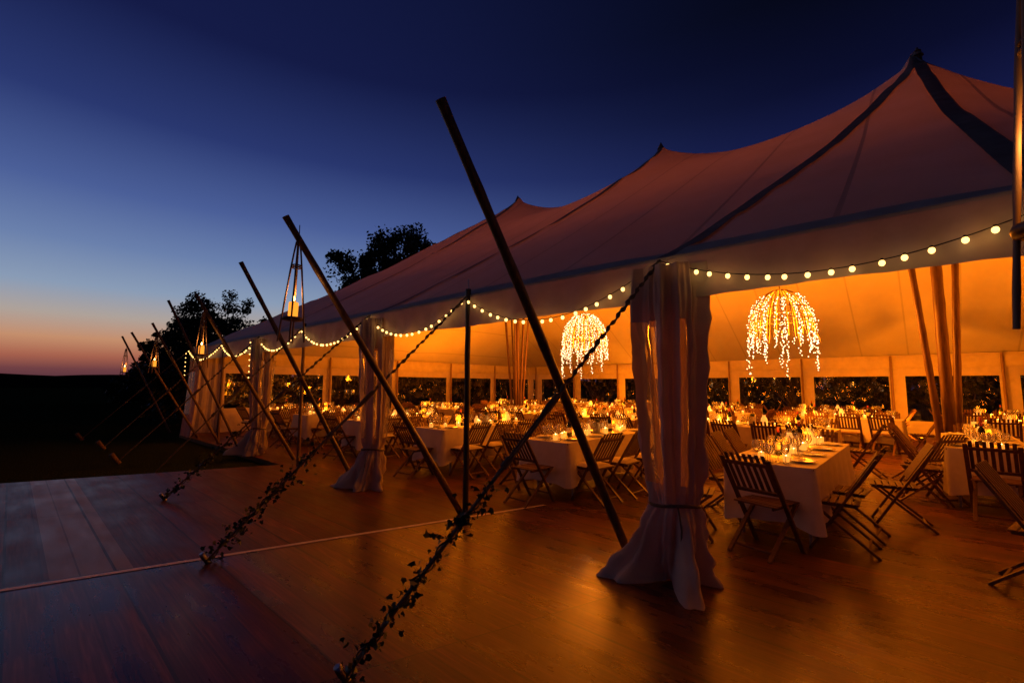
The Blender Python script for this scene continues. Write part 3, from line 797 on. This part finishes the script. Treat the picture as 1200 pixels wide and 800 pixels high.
# ------------------------------------------------------------------ folding chair
def make_chair(pad):
    root = empty('folding_chair'); mc = M['chair']
    w = .43
    for s in (-1, 1):      # long rail: back top down to the front foot
        m = MB(); m.bar((s * w / 2, -.30, .86), (s * w / 2, .235, .0), .022, .042, (1, 0, 0)); m.build('leg', mc, root)
    for s in (-1, 1):      # short rail: seat front down to the rear foot
        m = MB(); m.bar((s * (w / 2 - .032), .225, .43), (s * (w / 2 - .032), -.285, .0), .022, .038, (1, 0, 0)); m.build('leg', mc, root)
    b = MB(); nv = Vector((0, -.535, .86)).normalized(); q = Vector((0, -.30, .86)); dn = Vector((0, .535, -.86)).normalized()
    R_ = Matrix((Vector((1, 0, 0)), Vector((0, nv.z, -nv.y)), nv)).transposed()
    for t in (.06, .37): b.box(q + dn * t, (w - .024, .018, .038), R_, .003)
    n = 7
    for i in range(n):
        x = -w / 2 + .042 + (w - .084) * i / (n - 1)
        b.box(q + dn * (.185) + Vector((x, .0, 0)) + Vector((0, nv.z, -nv.y)) * .016, (.034, .011, .44), R_, .004)
    b.build('backrest', mc, root)
    s_ = MB()
    for i in range(7): s_.box((0, -.135 + .06 * i, .437 + .002 * (i % 2)), (w - .03, .048, .014), None, .004)
    for s in (-1, 1): s_.box((s * (w / 2 - .058), .045, .418), (.02, .38, .024), None, .003)
    s_.build('seat', mc, root)
    t = MB(); t.bar((-w / 2, .165, .115), (w / 2, .165, .115), .02, .02); t.bar((-w / 2 + .03, -.21, .062), (w / 2 - .03, -.21, .062), .02, .02); t.build('stretcher', mc, root)
    if pad:
        p = MB(); rows = []
        for i in range(9):
            u = i / 8; row = []
            for j in range(9):
                v = j / 8; ed = min(1, 6 * min(u, 1 - u)) ** .5 * min(1, 6 * min(v, 1 - v)) ** .5
                row.append((-.195 + .39 * u, -.15 + .385 * v, .452 + .035 * ed))
            rows.append(row)
        p.grid(rows)
        p.grid([[(x, y, .450 ) for (x, y, z) in r_] for r_ in rows]); p.build('seat_pad', M['cushion'], root)
    return root
chairA = make_chair(False); chairB = make_chair(True)
# names get Blender's own suffixes for the second prototype

# ------------------------------------------------------------------ table and table things
def make_table(Lt, Wt):
    root = empty('banquet_table')
    m = MB(); m.box((0, 0, .735), (Wt - .01, Lt - .01, .026), None, .004); m.build('tabletop', M['post'], root)
    for sx_ in (-1, 1):
        for sy_ in (-1, 1):
            m = MB(); m.tube([(sx_ * (Wt / 2 - .1), sy_ * (Lt / 2 - .25), 0), (sx_ * (Wt / 2 - .1), sy_ * (Lt / 2 - .25), .722)], .018, 8); m.build('leg', M['metal'], root)
    return root
TL, TW = 2.5, .8
tableP = make_table(TL, TW)
def cloth_mesh(Lt, Wt, drop, seed):
    rnd = random.Random(seed); m = MB(); hx, hy = Wt / 2 + .006, Lt / 2 + .006; rc = .05; peri = []
    def arc(cx, cy, a0):
        return [(cx + rc * math.cos(a0 + PI / 2 * i / 6), cy + rc * math.sin(a0 + PI / 2 * i / 6), 1) for i in range(7)]
    def line(x0, y0, x1, y1, n): return [(x0 + (x1 - x0) * i / n, y0 + (y1 - y0) * i / n, 0) for i in range(1, n)]
    peri += arc(hx - rc, hy - rc, 0) + line(hx - rc, hy, -hx + rc, hy, 8) + arc(-hx + rc, hy - rc, PI / 2) + line(-hx, hy - rc, -hx, -hy + rc, 24)
    peri += arc(-hx + rc, -hy + rc, PI) + line(-hx + rc, -hy, hx - rc, -hy, 8) + arc(hx - rc, -hy + rc, 1.5 * PI) + line(hx, -hy + rc, hx, hy - rc, 24)
    n = len(peri); ph = [rnd.uniform(0, 6) for _ in range(3)]; rows = []
    def corner(x, y): return math.exp(-((abs(x) - hx) ** 2 + (abs(y) - hy) ** 2) / .02)
    levels = [(0, .752), (.0, .7535)] + [(k / 10, .752 - drop * k / 10) for k in range(1, 11)]
    for li, (k, z) in enumerate(levels):
        row = []
        for i, (x, y, _) in enumerate(peri):
            cn = corner(x, y); L_ = math.hypot(x, y)
            nx, ny = (x / hx) ** 9, (y / hy) ** 9; q = math.hypot(nx, ny) or 1; nx /= q; ny /= q
            s = (x + y * 1.3) * 6
            o = k * (.035 * math.sin(s * 2.1 + ph[0]) + .02 * math.sin(s * 4.3 + ph[1]) + .02) + cn * k * .035
            dz = -cn * k * .05 * (drop / .5)
            row.append((x + nx * o, y + ny * o, z + dz + (0 if k == 0 else .006 * math.sin(s * 1.3 + ph[2]))))
        rows.append(row)
    m.grid(rows[1:], closed=True)
    # top: rings shrinking to the middle
    tr = [[(x * f, y * f, .7535 + .0012 * math.sin(x * 30 * f + y * 14 * f)) for x, y, _ in peri] for f in (1, .8, .5, .2, .02)]
    m.grid(tr, closed=True)
    return m
cloth_me = []
for sd in range(3):
    o = cloth_mesh(TL, TW, .53, sd).build('tablecloth', M['linen']); cloth_me.append(o)
TZ = .758
def obj_glass():
    root = MB()
    prof = [(.0, .001), (.034, .002), (.034, .004), (.006, .009), (.004, .03), (.004, .085), (.012, .092), (.03, .108), (.039, .13), (.04, .15), (.036, .178), (.0315, .198)]
    root.lathe(prof, n=14); return root.build('wine_glass', M['glass'])
glassP = obj_glass()
def obj_votive():
    root = empty('votive_candle')
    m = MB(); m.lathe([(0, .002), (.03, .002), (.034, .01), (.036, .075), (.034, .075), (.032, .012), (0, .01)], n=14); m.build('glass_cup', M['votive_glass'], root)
    m = MB(); m.lathe([(0, .012), (.03, .012), (.03, .035), (0, .036)], n=12); m.build('wax', M['wax'], root)
    m = MB(); m.lathe([(0, .037), (.009, .046), (.011, .056), (.006, .072), (0, .084)], n=8); m.build('flame', M['flame'], root)
    return root
votP = obj_votive()
def obj_plate():
    root = empty('dinner_plate')
    m = MB(); m.lathe([(0, .003), (.07, .003), (.09, .007), (.13, .018), (.132, .02), (.13, .022), (.09, .011), (.07, .008), (0, .007)], n=28); m.build('plate', M['ceramic'], root)
    p = MB(); rnd = random.Random(3); rows = []
    for i in range(8):
        row = []
        for j in range(6):
            u, v = i / 7 - .5, j / 5 - .5; row.append((u * .17, v * .1 * (1 + .3 * u), .018 + .022 * (1 - 3 * v * v) * (.7 + .3 * math.sin(i * 1.6)) + .004 * math.sin(j * 3)))
        rows.append(row)
    p.grid(rows); p.build('folded_napkin', M['napkin'], root); return root
plateP = obj_plate()
def obj_bottle():
    root = empty('wine_bottle')
    m = MB(); m.lathe([(0, .002), (.036, .002), (.038, .01), (.038, .18), (.034, .2), (.016, .235), (.0145, .25), (.0145, .295), (.017, .297), (.017, .305), (0, .306)], n=18); m.build('bottle_body', M['bottle'], root)
    m = MB(); m.lathe([(.0386, .06), (.0386, .14)], n=18); m.build('paper_label', M['label'], root)
    m = MB(); m.lathe([(.0155, .25), (.0155, .296), (.018, .297), (.018, .306), (0, .307)], n=14); m.build('foil_cap', M['foil'], root); return root
botP = obj_bottle()
def obj_carafe():
    root = empty('glowing_jar')
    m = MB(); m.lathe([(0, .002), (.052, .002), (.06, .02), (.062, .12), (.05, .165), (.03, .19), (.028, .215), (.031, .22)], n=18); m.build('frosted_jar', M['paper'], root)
    m = MB(); m.tube([(.032 * math.cos(a), 0, .215 + .05 * math.sin(a)) for a in [PI * i / 12 for i in range(13)]], .0035, 6); m.build('wire_handle', M['metal'], root); return root
jarP = obj_carafe()
def obj_pot():
    root = empty('ceramic_pot'); m = MB(); m.lathe([(0, .003), (.055, .003), (.06, .02), (.064, .16), (.068, .165), (.068, .175), (.06, .175), (.056, .03), (0, .03)], n=20); m.build('pot_body', M['pot'], root)
    l = MB(); rnd = random.Random(9)
    for i in range(60):
        a = rnd.uniform(0, 6.28); r = rnd.uniform(0, .05); ivy_leaf(l, Vector((r * math.cos(a), r * math.sin(a), .17 + rnd.uniform(0, .05))), .03, rnd)
    l.build('herbs', M['ivy'], root); return root
potP = obj_pot()

counts = dict(glass=0)
glass_rest = []
tables = []  # (x, y, rot, label key, detail)
front = [(-.4, 'the nearest front table'), (2.32, 'the second front table'), (4.87, 'the third front table'), (7.55, 'the fourth front table'), (10.15, 'the fifth front table'), (12.75, 'the farthest front table')]
for y, k in front: tables.append((2.6 if y < 0 else 2.55, y, 0.0, k, 2))
tables.append((5.55, -2.13, 0.0, 'the right-edge table', 2))
for y, k in ((.85, 'the right table of the second row'), (4.1, 'the second-row table behind the near curtain'), (7.3, 'the middle second-row table'), (10.6, 'the left second-row table')):
    tables.append((6.1, y, PI / 2, k, 1))
for y, k in ((-3.6, 'the third-row table at the right edge'), (.1, 'the third-row table under the right chandelier'), (3.4, 'the third-row table left of the curtain'), (6.6, 'the third-row table under the left chandelier'), (10.9, 'the third-row table by the far end')):
    tables.append((10.3, y, PI / 2, k, 1))
for y, k in ((-3.35, 'the back-row table at the right edge'), (.6, 'the back-row table right of the chandelier'), (3.9, 'the back-row table behind the near curtain'), (7.2, 'the middle back-row table'), (10.7, 'the back-row table near the far corner')):
    tables.append((13.4, y, PI / 2, k, 0))
KIND = 'slatted chair'
def W(tx, ty, rot, lx, ly):
    c, s = math.cos(rot), math.sin(rot); return (tx + lx * c - ly * s, ty + lx * s + ly * c)
for ti, (tx, ty, rot, key, det) in enumerate(tables):
    rnd = random.Random(100 + ti)
    inst(tableP, (tx, ty, 0), rot + PI / 2, 'long banquet table under the white cloth of %s' % key[4:], 'table', 'long banquet tables')
    # prototype's long side is Y; world long side runs along X when rot == 0
    rr = rot + PI / 2
    cm = cloth_me[ti % 3]; inst(cm, (tx, ty, 0), rr, 'white cloth hanging over %s' % key, 'tablecloth', 'white tablecloths')
    # seats: local frame (lx across, ly along)
    seats = []
    for s in (-1, 1):
        for q in range(4): seats.append((s * (TW / 2 + .21), -.92 + .61 * q, PI / 2 if s < 0 else -PI / 2, s, q))
    seats.append((0, -TL / 2 - .22, 0, 'e', 0)); seats.append((0, TL / 2 + .22, PI, 'e', 1))
    for (lx, ly, fr, s, q) in seats:
        if ti == 0: continue
        x, y = W(tx, ty, rr, lx, ly)
        # local long axis ly -> direction; chairs face +Y in their own frame
        jit = rnd.uniform(-.22, .22); out = rnd.uniform(-.04, .14)
        dx_, dy_ = W(0, 0, rr, (s * out if s != 'e' else 0), (0 if s != 'e' else (-out if q == 0 else out)))
        face = {-1: -PI / 2, 1: PI / 2}.get(s, 0 if q == 0 else PI)
        if ti == 1 and s == 1 and q < 0: continue
        if rot == 0:
            # local +lx maps to world -Y... describe by the neighbour direction
            sd = 'from inside, near side' if s == -1 else 'from inside, far side'
            if s == 'e': lb = '%s at the %s end of %s' % (KIND, 'inner' if q == 0 else 'open-side', key)
        else: sd = 'from left, back' if s == -1 else 'from left, front'
        if s != 'e':
            lb = '%s %s %s of %s' % (KIND, ORD[q], sd, key)
        elif rot != 0: lb = '%s at the %s end of %s' % (KIND, 'left' if q == 0 else 'right', key)
        pad = (ti in (1, 2) and (s == -1)) or (ti not in (0, 1, 2, 6) and rnd.random() < .18)
        if pad: lb = lb.replace('slatted chair', 'cream padded chair')
        inst(chairB if pad else chairA, (x + dx_, y + dy_, 0), rr + face + jit, lb, 'chair', 'folding chairs around the tables')
    # place settings
    for s in (-1, 1):
        for q in range(4):
            ly = -.92 + .61 * q
            if det:
                x, y = W(tx, ty, rr, s * .24, ly); inst(plateP, (x, y, TZ), rnd.uniform(0, 6), 'white plate with folded napkin on %s' % key, 'plate', 'plates on %s' % key)
            for (ox, oy) in ((.1, .12), (.05, .2), (.13, .24), (.02, .32))[:(4 if det == 2 else 3)]:
                x, y = W(tx, ty, rr, s * (ox + rnd.uniform(-.02, .02)), ly + oy - .05 + rnd.uniform(-.02, .02))
                if counts['glass'] < 290:
                    counts['glass'] += 1
                    inst(glassP, (x, y, TZ), 0, 'clear wine glass standing on %s' % key, 'glass', 'wine glasses on %s' % key, rnd.uniform(.88, 1.08))
                else: glass_rest.append((x, y))
    for q in range(12 if det else 10):
        x, y = W(tx, ty, rr, rnd.uniform(-.13, .13), -1.08 + (.195 if det else .235) * q + rnd.uniform(-.07, .07))
        inst(votP, (x, y, TZ), 0, 'lit votive candle on %s' % key, 'candle', 'lit votive candles on %s' % key, rnd.uniform(.7, 1.15))
    for q in range(2):
        x, y = W(tx, ty, rr, rnd.uniform(-.05, .05), (-.55, .5)[q] + rnd.uniform(-.1, .1) + .08)
        inst(botP, (x, y, TZ), rnd.uniform(0, 6), 'dark wine bottle with red foil on %s' % key, 'bottle', 'wine bottles on %s' % key)
    for q in range(2):
        x, y = W(tx, ty, rr, rnd.uniform(-.03, .03), (.15, -.8, .75)[q] + rnd.uniform(-.08, .08))
        inst(jarP, (x, y, TZ), rnd.uniform(0, 6), 'glowing frosted jar with wire handle on %s' % key, 'jar', 'glowing jars on %s' % key, rnd.uniform(.7, 1.0))
    if det:
        x, y = W(tx, ty, rr, .02, -.12 + rnd.uniform(-.04, .04))
        inst(potP, (x, y, TZ), 0, 'grey ceramic pot of herbs in the middle of %s' % key, 'pot', 'herb pots on the tables')
    # the light its candles give, one lamp over the candles of each half
    for q in (-.6, .6):
        x, y = W(tx, ty, rr, 0, q); lamp('candle_glow', (x, y, TZ + .14), 8.5 if det == 2 else 9.0, (1, .23, .005), .08)
# chairs of the nearest table, set by hand: x, y, facing (rotation about Z, 0 = facing +Y)
near = [(1.13, -.42, -PI / 2 - .26, 'seen from behind at the open end'), (1.72, -.93, .05, 'first on the right side'), (2.28, -.95, -.04, 'second on the right side'),
        (3.02, -1.30, .12, 'pulled out, third on the right side'), (1.18, .30, PI + .25, 'at the left corner'), (2.15, .22, PI - .1, 'second on the left side'), (2.8, .24, PI + .05, 'third on the left side'),
        (3.4, .26, PI, 'last on the left side'), (3.95, -.4, PI / 2, 'at the inner end')]
for x, y, rz, w_ in near:
    inst(chairA, (x, y, 0), rz, '%s %s of the nearest front table' % ('slatted chair', w_), 'chair', 'folding chairs around the tables')
extra = [(1.62, -2.19, PI * .93, 'dark folding chair cut off by the right edge, turned away from the tables'), (4.7, -1.58, -.6, 'folding chair standing alone between the mast bundle and the right-edge table')]
for x, y, rz, lb in extra: inst(chairA, (x, y, 0), rz, lb, 'chair', 'folding chairs around the tables')
if glass_rest:
    m = MB(); prof = [(.034, .002), (.006, .009), (.004, .085), (.03, .108), (.04, .15), (.0315, .198)]
    for x, y in glass_rest: m.lathe(prof, (x, y, TZ), 8)
    tag(m.build('distant_glassware', M['glass']), 'clear glasses crowded on the tables farthest back in the tent', 'glassware', kind='stuff')

# ------------------------------------------------------------------ uplights and main lamps
def uplight(x, y, label, power, aim, size=R(110), vis=True):
    root = empty('floor_uplight', (x, y, 0)); tag(root, label, 'uplight', 'floor uplights in the tent')
    m = MB(); m.lathe([(0, .004), (.075, .004), (.08, .02), (.08, .12), (.074, .125), (.07, .1)], n=18); m.build('housing', M['cable'], root)
    m = MB(); m.lathe([(0, .104), (.069, .104)], n=18); m.build('lens', M['lens'], root)
    l = bpy.data.lights.new('uplight_beam', 'SPOT'); l.energy = power; l.color = (1, .222, .004); l.spot_size = size; l.spot_blend = .8; l.shadow_soft_size = .07
    o = bpy.data.objects.new('uplight_beam', l); col.objects.link(o); o.location = (x, y, .13)
    o.rotation_euler = (Vector(aim) - o.location).to_track_quat('-Z', 'Y').to_euler()
uplight(13.3, -1.4, 'floor uplight glowing between the two back-row tables at the right', 420, (16.3, -1.2, 2.2), R(150))
uplight(8.1, .9, 'floor uplight below the right chandelier', 1700, (8.3, .9, 8), R(150))
uplight(8.1, 6.2, 'floor uplight below the left chandelier', 1700, (8.3, 6.2, 8), R(150))
uplight(8.1, 11.7, 'floor uplight near the far end of the tent', 1500, (8.3, 11.7, 8), R(150))
uplight(8.1, -4.5, 'floor uplight at the right outside the frame', 1500, (8.3, -4.5, 8), R(150))
uplight(14.9, 8.5, 'floor uplight near the left part of the back wall', 330, (15.6, 8.5, 4), R(140))
lamp('chandelier_glow', (MB_B, .78, 2.9), 800, (1, .225, .004), .35)
lamp('chandelier_glow', (MB_B, 6.1, 2.9), 800, (1, .225, .004), .35)

# ------------------------------------------------------------------ trees and bushes
def tree(name, x, y, h, spread, label, seed, nleaf, trunk_h=.35, leaf=.16, cat='tree', squash=.75, blobs=16, z0=-.1, group=None, mat='leaf'):
    rnd = random.Random(seed); root = empty(name, (x, y, z0)); tag(root, label, cat, group)
    t = MB(); th = h * trunk_h; t.tube([(0, 0, 0), (.05, 0, th * .5), (0, .05, th)], [h * .035, h * .027, h * .022], 9)
    cl = []
    for k in range(blobs):
        a = rnd.uniform(0, 2 * PI); rr = spread * math.sqrt(rnd.uniform(.03, 1)) * .78; zz = rnd.uniform(0, 1)
        lim = math.sqrt(max(0.05, 1 - (rr / spread) ** 2)); hz = th + (h - th) * (.15 + .85 * zz * lim)
        c = Vector((rr * math.cos(a), rr * math.sin(a), hz)); cl.append((c, spread * rnd.uniform(.2, .34)))
        mid = Vector((c.x * .45, c.y * .45, th + (hz - th) * .4)); t.tube([(0, 0, th * .9), mid, c], [h * .016, h * .009, h * .003], 6)
        for q in range(2):
            c2 = c + Vector((rnd.uniform(-1, 1), rnd.uniform(-1, 1), rnd.uniform(-.3, .8))) * spread * .3; t.tube([mid, c2], [h * .006, h * .002], 5); cl.append((c2, spread * rnd.uniform(.1, .2)))
    t.build('trunk', M['bark'], root)
    m = MB(); vs = []; fs = []
    for i in range(nleaf):
        c, r = rnd.choice(cl)
        d_ = Vector((rnd.gauss(0, 1), rnd.gauss(0, 1), rnd.gauss(0, 1) * squash)); d_ = d_.normalized() * r * rnd.random() ** .45
        p = c + d_; n_ = Vector((rnd.uniform(-1, 1), rnd.uniform(-1, 1), rnd.uniform(-1, 1))).normalized(); x_ = n_.orthogonal().normalized(); y_ = n_.cross(x_); s = leaf * rnd.uniform(.5, 1.2)
        o = len(vs); vs += [p - x_ * s * .5, p + y_ * s * .32, p + x_ * s * .6, p - y_ * s * .32]; fs.append((o, o + 1, o + 2, o + 3))
    m.add(vs, fs); m.build('crown', M[mat], root)
# camera frame helper: distance and image azimuth -> world (used only to place far vegetation)
fw = Vector((.739, .674)); rt = Vector((.674, -.739))
def far(az, dist): a = R(az); v = fw * math.cos(a) + rt * math.sin(a); return (cam_p.x + v.x * dist, cam_p.y + v.y * dist)
x, y = far(-33.0, 38); tree('broadleaf_tree', x, y, 7.6, 3.3, 'round leafy tree silhouetted against the sunset left of the tent', 5, 22000, .26, .19, blobs=44)
x, y = far(-37.0, 42); tree('broadleaf_tree', x, y, 5.7, 2.0, 'smaller leafy tree just left of the round tree', 6, 8000, .25, .19, blobs=18)
x, y = far(-14.6, 42); tree('broadleaf_tree', x, y, 15.2, 5.8, 'large dark tree rising behind the tent roof', 9, 46000, .3, .32, blobs=56)
x, y = far(-19.6, 44); tree('broadleaf_tree', x, y, 11.0, 3.0, 'lower dark tree at the left foot of the large tree', 10, 10000, .3, .28, blobs=16)
for i, (az, ds, hh, sp) in enumerate(((-38.6, 52, 2.6, 2.6), (-36.5, 50, 3.4, 3.6), (-34, 46, 3.6, 4), (-30.5, 45, 3.8, 4))):
    x, y = far(az, ds); tree('hedge_bush', x, y, hh, sp, 'dark bush of the hedge below the trees, %s from the left' % ORD[i], 20 + i, 9000, .02, .34, 'bush', blobs=40, group='bushes below the trees at left')
for i, yy in enumerate((-7.5, -5, -2.5, 0, 2.5, 5.0, 7.5, 10.0, 12.5)):
    tree('shrub_tree', WID + 3.2 + (i % 2) * .9, yy, 4.4 + (i % 3) * .5, 1.9, 'leafy shrub seen through the back windows, %s from the right' % ORD[i], 40 + i, 7000, .06, .2, 'shrub', mat='leaf_dark', blobs=26, group='shrubs behind the back wall')
for i, (xx, yy) in enumerate(((1.5, END + 5.5), (4.2, END + 4.8), (7.2, END + 5), (10.2, END + 4.8), (13.2, END + 4.5), (16.2, END + 4.2))):
    tree('shrub_tree', xx, yy, 4.2 + (i % 2) * .5 - (1.4 if i == 0 else 0), 1.9, 'leafy shrub seen through the end windows, %s from the open side' % ORD[i], 60 + i, 6000, .06, .2, 'shrub', mat='leaf_dark', blobs=24, group='shrubs behind the end wall')

# ------------------------------------------------------------------ world: dusk sky
w = bpy.data.worlds.new('World'); scene.world = w; w.use_nodes = True; nt = w.node_tree; nt.nodes.clear()
wo = N(nt, 'ShaderNodeOutputWorld')
tc = N(nt, 'ShaderNodeTexCoord'); nm = N(nt, 'ShaderNodeVectorMath', operation='NORMALIZE'); L(nt, tc.outputs['Generated'], nm.inputs[0])
sp = N(nt, 'ShaderNodeSeparateXYZ'); L(nt, nm.outputs[0], sp.inputs[0])
def wm(op, a, b=None, c=None):
    n = N(nt, 'ShaderNodeMath', operation=op)
    for i, x in enumerate((a, b, c)):
        if x is None: continue
        if isinstance(x, (int, float)): n.inputs[i].default_value = x
        else: L(nt, x, n.inputs[i])
    return n.outputs[0]
el = wm('MULTIPLY', wm('ARCSINE', sp.outputs['Z']), 180 / PI)       # elevation, degrees
azs = R(-58); sd = fw * math.cos(azs) + rt * math.sin(azs)           # the glow's compass direction
dt = N(nt, 'ShaderNodeVectorMath', operation='DOT_PRODUCT'); L(nt, nm.outputs[0], dt.inputs[0]); dt.inputs[1].default_value = (sd.x, sd.y, 0)
def s2l(c): return tuple(((x / 255) / 12.92 if x / 255 <= .04045 else ((x / 255 + .055) / 1.055) ** 2.4) for x in c)
def ramp(stops, scale=90):
    cr = N(nt, 'ShaderNodeValToRGB'); L(nt, wm('DIVIDE', el, scale), cr.inputs['Fac']); e = cr.color_ramp.elements
    for i, (d_, c_) in enumerate(stops):
        q = e[i] if i < 2 else e.new(.5)
        q.position = d_ / scale; q.color = c4(s2l(c_))
    return cr.outputs['Color']
west = [(0, (70, 45, 60)), (1.4, (112, 64, 68)), (2.6, (168, 98, 78)), (4.2, (196, 142, 108)), (6.4, (174, 162, 154)), (9, (138, 156, 182)), (13, (106, 128, 172)), (18, (75, 95, 152)), (25, (42, 56, 112)), (34, (21, 28, 72)), (46, (6, 8, 24)), (89, (2, 3, 9))]
east = [(0, (40, 36, 60)), (6, (52, 54, 96)), (12, (50, 62, 114)), (17, (36, 45, 98)), (24, (20, 25, 68)), (30, (10, 13, 42)), (38, (5, 7, 20)), (56, (2, 3, 9)), (89, (2, 2, 7))]
fac = N(nt, 'ShaderNodeMapRange'); fac.interpolation_type = 'SMOOTHERSTEP'; fac.inputs['From Min'].default_value = -.25; fac.inputs['From Max'].default_value = 1.0; L(nt, dt.outputs['Value'], fac.inputs['Value'])
mx = N(nt, 'ShaderNodeMix', data_type='RGBA'); L(nt, fac.outputs['Result'], mx.inputs[0]); L(nt, ramp(east), mx.inputs[6]); L(nt, ramp(west), mx.inputs[7])
# unseen sky behind the camera, dimmed further to weaken its blue fill light
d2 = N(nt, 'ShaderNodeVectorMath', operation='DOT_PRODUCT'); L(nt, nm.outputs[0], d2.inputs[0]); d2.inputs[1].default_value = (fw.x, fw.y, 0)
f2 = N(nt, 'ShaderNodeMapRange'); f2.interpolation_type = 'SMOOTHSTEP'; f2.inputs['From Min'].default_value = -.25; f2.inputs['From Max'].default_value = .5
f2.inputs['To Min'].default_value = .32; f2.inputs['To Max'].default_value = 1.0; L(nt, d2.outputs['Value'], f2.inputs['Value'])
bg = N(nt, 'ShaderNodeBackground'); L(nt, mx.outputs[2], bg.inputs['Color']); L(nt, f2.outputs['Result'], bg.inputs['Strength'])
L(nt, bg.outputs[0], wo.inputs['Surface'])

# ------------------------------------------------------------------ camera
cd = bpy.data.cameras.new('Camera'); cd.sensor_width = 36; cd.lens = 533 / 1200 * 36; cd.clip_end = 3000; cd.clip_start = .05
cam = bpy.data.objects.new('Camera', cd); col.objects.link(cam)
pi_, ro = .0973, -.0039
f3 = Vector((fw.x, fw.y, 0)); r3 = Vector((rt.x, rt.y, 0)); u3 = Vector((0, 0, 1))
F = f3 * math.cos(pi_) + u3 * math.sin(pi_); U = -f3 * math.sin(pi_) + u3 * math.cos(pi_)
r2 = r3 * math.cos(ro) - U * math.sin(ro); U2 = r3 * math.sin(ro) + U * math.cos(ro)
mtx = Matrix((r2, U2, -F)).transposed().to_4x4(); mtx.translation = cam_p
cam.matrix_world = mtx
scene.camera = cam
scene.view_settings.view_transform = 'Standard'; scene.view_settings.look = 'None'; scene.view_settings.exposure = 0; scene.view_settings.gamma = 1
scene.cycles.use_denoising = True; scene.cycles.denoiser = 'OPENIMAGEDENOISE'
scene.cycles.max_bounces = 8; scene.cycles.transparent_max_bounces = 24; scene.cycles.diffuse_bounces = 4; scene.cycles.glossy_bounces = 3
scene.cycles.sample_clamp_indirect = 8; scene.cycles.caustics_reflective = False; scene.cycles.caustics_refractive = False
for p_ in (chairA, chairB):
    if p_.name not in used: bpy.data.objects.remove(p_)
